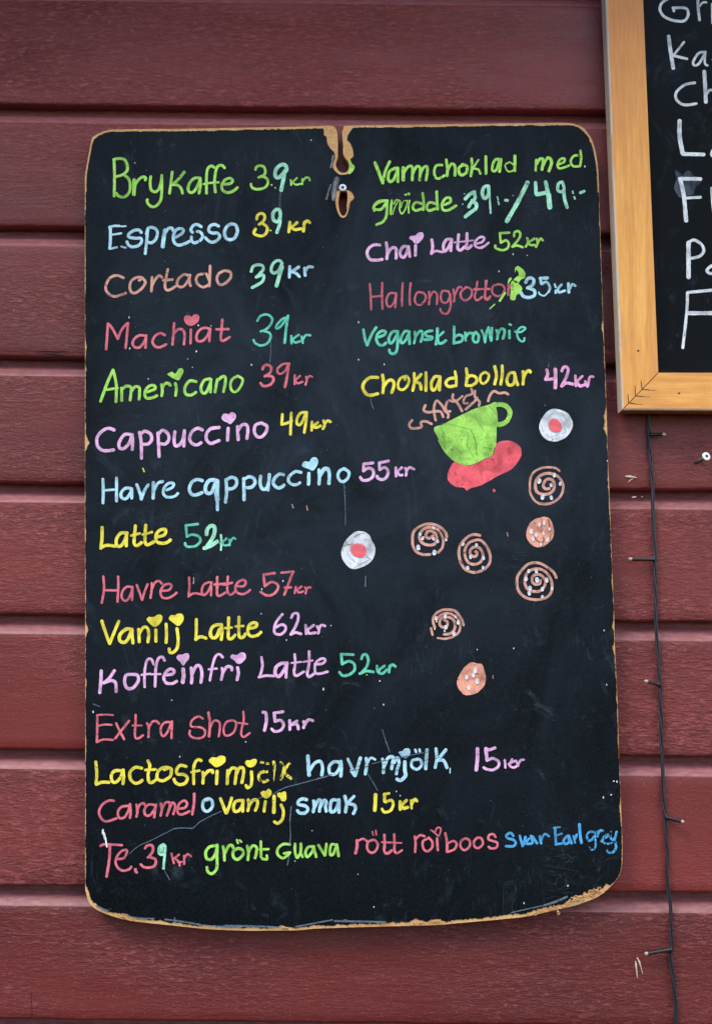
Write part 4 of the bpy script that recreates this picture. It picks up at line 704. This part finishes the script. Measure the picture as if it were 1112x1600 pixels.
# ------------------------------------------------------------------ the framed board at upper right
YP, YT, YW = -0.0330, -0.0185, -0.0085        # frame front, panel, back
fo = at(1040, 645, YW)
fb = thing('framed_board', 'blackboard in a varnished pine frame with white lettering at the upper right', 'framed board', fo)
TOPV = -330; RX = 1760
outL = lambda v: 945.6 + (v - 10) * (971 - 945.6) / 630.0
inL = lambda v: 1004.5 + v * (1028.2 - 1004.5) / 581.0
def prism(name, front, Yf, Yb, mats, bevel_edges=(), bev=0.0022, grow=0.0):
    """front: list of pixel corners; bevel_edges: indices of edges cut with a worn chamfer"""
    P = [at(x, y, Yf) for x, y in front]; n = len(P); cen = sum(P, Vector()) / n
    ar = sum(P[i].x * P[(i + 1) % n].z - P[(i + 1) % n].x * P[i].z for i in range(n)); sg = 1 if ar > 0 else -1
    def off(dist):
        lines = []
        for i in range(n):
            a, b = P[i], P[(i + 1) % n]; d = (b - a).normalized(); nn = Vector((-d.z, 0, d.x)) * sg
            lines.append((a + nn * dist[i], d))
        out = []
        for i in range(n):
            (a, d), (b, e) = lines[i - 1], lines[i]
            den = d.x * e.z - d.z * e.x
            t = ((b.x - a.x) * e.z - (b.z - a.z) * e.x) / den
            out.append(a + d * t)
        return out
    d0 = [bev if i in bevel_edges else 0.0003 for i in range(n)]
    F = off(d0); S = [p + Vector((0, bev * 0.9, 0)) for p in P]; B = [Vector((p.x, Yb, p.z)) for p in P]
    mid = [(f * 0.35 + s * 0.65) + Vector((0, -bev * 0.25, 0)) for f, s in zip(F, S)]
    vs = F + mid + S + B; fs = [tuple(range(n)) if sg > 0 else tuple(reversed(range(n)))]; mi = [0]
    for L in range(3):
        for i in range(n):
            j = (i + 1) % n; q = (L * n + i, L * n + j, (L + 1) * n + j, (L + 1) * n + i)
            fs.append(q if sg < 0 else tuple(reversed(q))); mi.append(1 if (L < 2 and i in bevel_edges) else 2 if i in bevel_edges else 0)
    return link(name, vs, fs, mats, fb, fo, None, mi)
g = 0.25
stile = [(outL(TOPV), TOPV), (outL(640), 640.5), (inL(581.3) - g, 581.3 + g), (inL(TOPV), TOPV)]
prism('stile', stile, YP, YW, [M_PINE_Z, M_PINE_W, M_PINE_W], (0,))['label'] = 'upright frame bar with a worn pale edge'
rail = [(outL(640) + g * 2, 640.9), (RX, 645.5), (RX - 60, 583.2), (inL(581.3) + g, 581.7 + g)]
prism('rail', rail, YP, YW, [M_PINE_X, M_PINE_WX, M_PINE_X], (0,))['label'] = 'lower frame bar with nail hole'
rs = [(RX, 645.5), (RX - 8, TOPV), (RX - 66, TOPV), (RX - 60 , 583.2)]
prism('stile', rs, YP, YW, [M_PINE_Z, M_PINE_W, M_PINE_W], (0,))
tr = [(outL(TOPV), TOPV), (inL(TOPV), TOPV + 58), (RX - 66, TOPV + 58), (RX - 8, TOPV)]
tr = [(outL(TOPV) , TOPV - 58), (RX - 8, TOPV - 58), (RX - 8, TOPV - 0.5), (outL(TOPV), TOPV - 0.5)]
prism('rail', tr, YP, YW, [M_PINE_X, M_PINE_WX, M_PINE_X], ())
pan = [(inL(TOPV) - 6, TOPV - 6), (RX - 50, TOPV - 6), (RX - 50, 590), (inL(581) - 6, 590)]
vs = [at(x, y, YT) for x, y in pan]
vs = vs + [Vector((v.x, YW - 0.001, v.z)) for v in vs]
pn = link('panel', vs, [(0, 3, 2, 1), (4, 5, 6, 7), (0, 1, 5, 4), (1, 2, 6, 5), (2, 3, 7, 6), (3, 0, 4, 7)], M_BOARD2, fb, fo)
write_all(SECOND, fb, YT, fb)
# corrugated fasteners across the mitre and the nail holes
z3 = lambda x, y: (930 + x / 6.11, 450 + y / 6.11)
for seg in ([(435, 905), (437, 940), (445, 966), (470, 970), (505, 973)], [(376, 955), (376, 1000), (380, 1027), (410, 1033), (450, 1037)], [(308, 1035), (312, 1070), (316, 1096), (345, 1102), (378, 1107)]):
    st = [(False, 1.5, [z3(*p) for p in seg]), (False, 0.6, [z3(*seg[-1]), z3(seg[-1][0] + 70, seg[-1][1] + 4)]), (False, 1.0, [z3(*seg[0]), z3(seg[0][0] - 1, seg[0][1] - 22)])]
    a = stroke_mesh(st, YP - 0.0001)
    link('fastener', a.v, a.f, M_STAPLE, fb, at(*z3(*seg[2]), YP), a.uv)
for hx, hy in ((405, 600), (795, 1005)):
    a = Acc(); c = z3(hx, hy); ps = [(c[0] + 2.0 * math.cos(k * .7854), c[1] + 1.7 * math.sin(k * .7854)) for k in range(8)]
    vs = [at(x, y, YP - 0.0001) for x, y in ps] ; a.add(vs, [tuple(range(8))])
    link('nail_hole', a.v, a.f, M_STAPLE, fb, at(*c, YP))

# ------------------------------------------------------------------ screws
def screw(u, v, r_px, Yhead, depth, label, lean=(0, 0)):
    """countersunk head facing out, its star recess and its shank; head centre at pixel u, v"""
    c = at(u, v, Yhead); R = r_px * MM * (Yhead + DIST) / DIST
    root = thing('screw', label, 'screw', c, 'zinc screws in the wall')
    tip = Vector((c.x + lean[0], 0.010, c.z + lean[1])); ax = (tip - c).normalized()
    q = ax.to_track_quat('Z', 'Y'); S = 28
    a = Acc(); prof = [(0.62, -0.10), (0.86, -0.06), (0.97, 0.02), (1.0, 0.14), (0.98, 0.22), (0.45, 0.75)]
    rings = [[c + q @ Vector((R * pr * math.cos(2 * math.pi * k / S), R * pr * math.sin(2 * math.pi * k / S), R * pz)) for k in range(S)] for pr, pz in prof]
    star = [c + q @ Vector((R * (0.54 if k % 2 else 0.30) * math.cos(2 * math.pi * k / 12), R * (0.54 if k % 2 else 0.30) * math.sin(2 * math.pi * k / 12), -R * 0.10)) for k in range(12)]
    deep = [p + ax * R * 0.6 for p in star]
    vs = [p for rg in rings for p in rg]; fs = []
    for i in range(len(rings) - 1):
        for k in range(S): fs.append((i * S + k, i * S + (k + 1) % S, (i + 1) * S + (k + 1) % S, (i + 1) * S + k))
    b = len(vs); vs += star + deep
    # ring between star recess and head
    me = tessellate_polygon([[Vector((prof[0][0] * math.cos(2 * math.pi * k / S), prof[0][0] * math.sin(2 * math.pi * k / S), 0)) for k in range(S)],
                             [Vector(((0.54 if k % 2 else 0.30) * math.cos(2 * math.pi * k / 12), (0.54 if k % 2 else 0.30) * math.sin(2 * math.pi * k / 12), 0)) for k in range(12)]])
    idx = lambda i: i if i < S else b + i - S
    for t in me: fs.append(tuple(idx(i) for i in t))
    for k in range(12): fs.append((b + k, b + (k + 1) % 12, b + 12 + (k + 1) % 12, b + 12 + k))
    a.add(vs, fs)
    h = link('head', a.v, a.f, M_SCREW, root, c)
    a = Acc(); a.add(deep, [tuple(range(12))]); link('recess', a.v, a.f, M_DARK, h, c)
    a = Acc(); pts = []; rr = []
    n = 36
    for i in range(n + 1):
        t = i / n; pts.append(c + ax * R * 0.4 + (tip - c) * t); rr.append(R * (0.42 if i % 2 else 0.33))
    tube(a, pts, rr, 10); link('shank', a.v, a.f, plain("screw_steel", (0.22, 0.18, 0.13), 0.45, 0.5) if 'screw_steel' not in bpy.data.materials else bpy.data.materials['screw_steel'], root, c)
screw(535.3, 293, 6.2, YF - 0.0016, 0, 'pale zinc screw holding the menu board at its keyhole slot')
hc = at(1103, 713, -0.016); hh = at(1087, 723, 0.0)
screw(1103, 713, 7.2, -0.016, 0, 'loose zinc screw sticking out of the red wall below the framed board', (hh.x - hc.x, hh.z - hc.z))

# ------------------------------------------------------------------ the light string
YC = -0.0045
cord = [(1003, 400), (1008, 560), (1012.4, 650), (1014, 683), (1016, 723), (1018.4, 752), (1018.6, 787), (1021, 830), (1022.6, 873), (1023, 927), (1025, 992.6), (1029.8, 1058), (1030.7, 1086), (1032.5, 1161),
        (1034.9, 1212), (1035, 1246), (1038.3, 1281), (1041, 1333), (1041.6, 1372), (1045, 1405), (1047, 1428), (1047.8, 1475), (1047.3, 1501), (1053, 1552), (1054.7, 1600), (1057, 1700), (1060, 1850)]
cs = catmull(cord, 3.0)
root = thing('light_string', 'black twisted cord of small unlit fairy lights hanging down the red wall', 'light string', at(1012.4, 650, YC))
L = 0
for w in range(3):
    pts = []; s = 0
    for i, (x, y) in enumerate(cs):
        if i: s += math.dist(cs[i - 1], cs[i])
        loose = 1 + 0.35 * noise.noise((y * 0.012, 0, 5)); a = s / 27.0 + w * 2.094 + 1.5 * noise.noise((y * 0.01, 3, 3))
        p = at(x, y, YC); p.x += math.cos(a) * 0.00125 * loose; p.y += math.sin(a) * 0.0012; pts.append(p)
    acc = Acc(); tube(acc, pts, 0.00098, 8)
    link('wire', acc.v, acc.f, M_CABLE, root, at(1012.4, 650, YC), smooth=True)
def lamp(a, b, bulb, ra, label=None):
    A, B = at(*a, YC - 0.001), at(*b, YC - 0.006); d = (B - A).normalized(); acc = Acc(); ln = (B - A).length
    side = Vector((0, 0, 1)) if abs(d.x) > .5 else Vector((1, 0, 0))
    ra *= 1.28
    tube(acc, [A - d * 0.0015, A, A + d * ln * 0.18, A + d * ln * 0.22, A + d * ln * 0.80, A + d * ln * 0.82, A + d * ln * 0.98, B], [ra * 0.7, ra * 1.15, ra * 1.12, ra * 0.9, ra * 0.9, ra * 1.0, ra * 1.0, ra * 0.8], 12)
    tube(acc, [A + Vector((0, 0, 0.0035)), A, A - Vector((0, 0, 0.0035))], [ra * 0.5, ra * 0.95, ra * 0.5], 10)
    h = link('lamp_holder', acc.v, acc.f, M_HOLDER, root, A)
    if bulb:
        acc = Acc(); E = B
        E = E; tube(acc, [E - d * 0.0006, E + d * 0.0008, E + d * 0.0022, E + d * 0.0032, E + d * 0.0036], [0.0016, 0.0020, 0.0019, 0.0012, 0.0003], 12)
        link('bulb', acc.v, acc.f, M_BULB, h, E, smooth=True)
lamp((1015, 679.4), (1034.5, 678.9), True, 0.0016)
lamp((1021, 874), (986, 873.5), True, 0.0017)
lamp((1029, 1070), (1010.5, 1065), True, 0.0014)
lamp((1040, 1277), (1063.4, 1283.3), True, 0.0018)
lamp((1047, 1483.6), (1011, 1489.7), True, 0.0017)

for o in bpy.data.objects:
    if '_o' in o: del o['_o']
scene.render.resolution_x, scene.render.resolution_y = 711, 1024
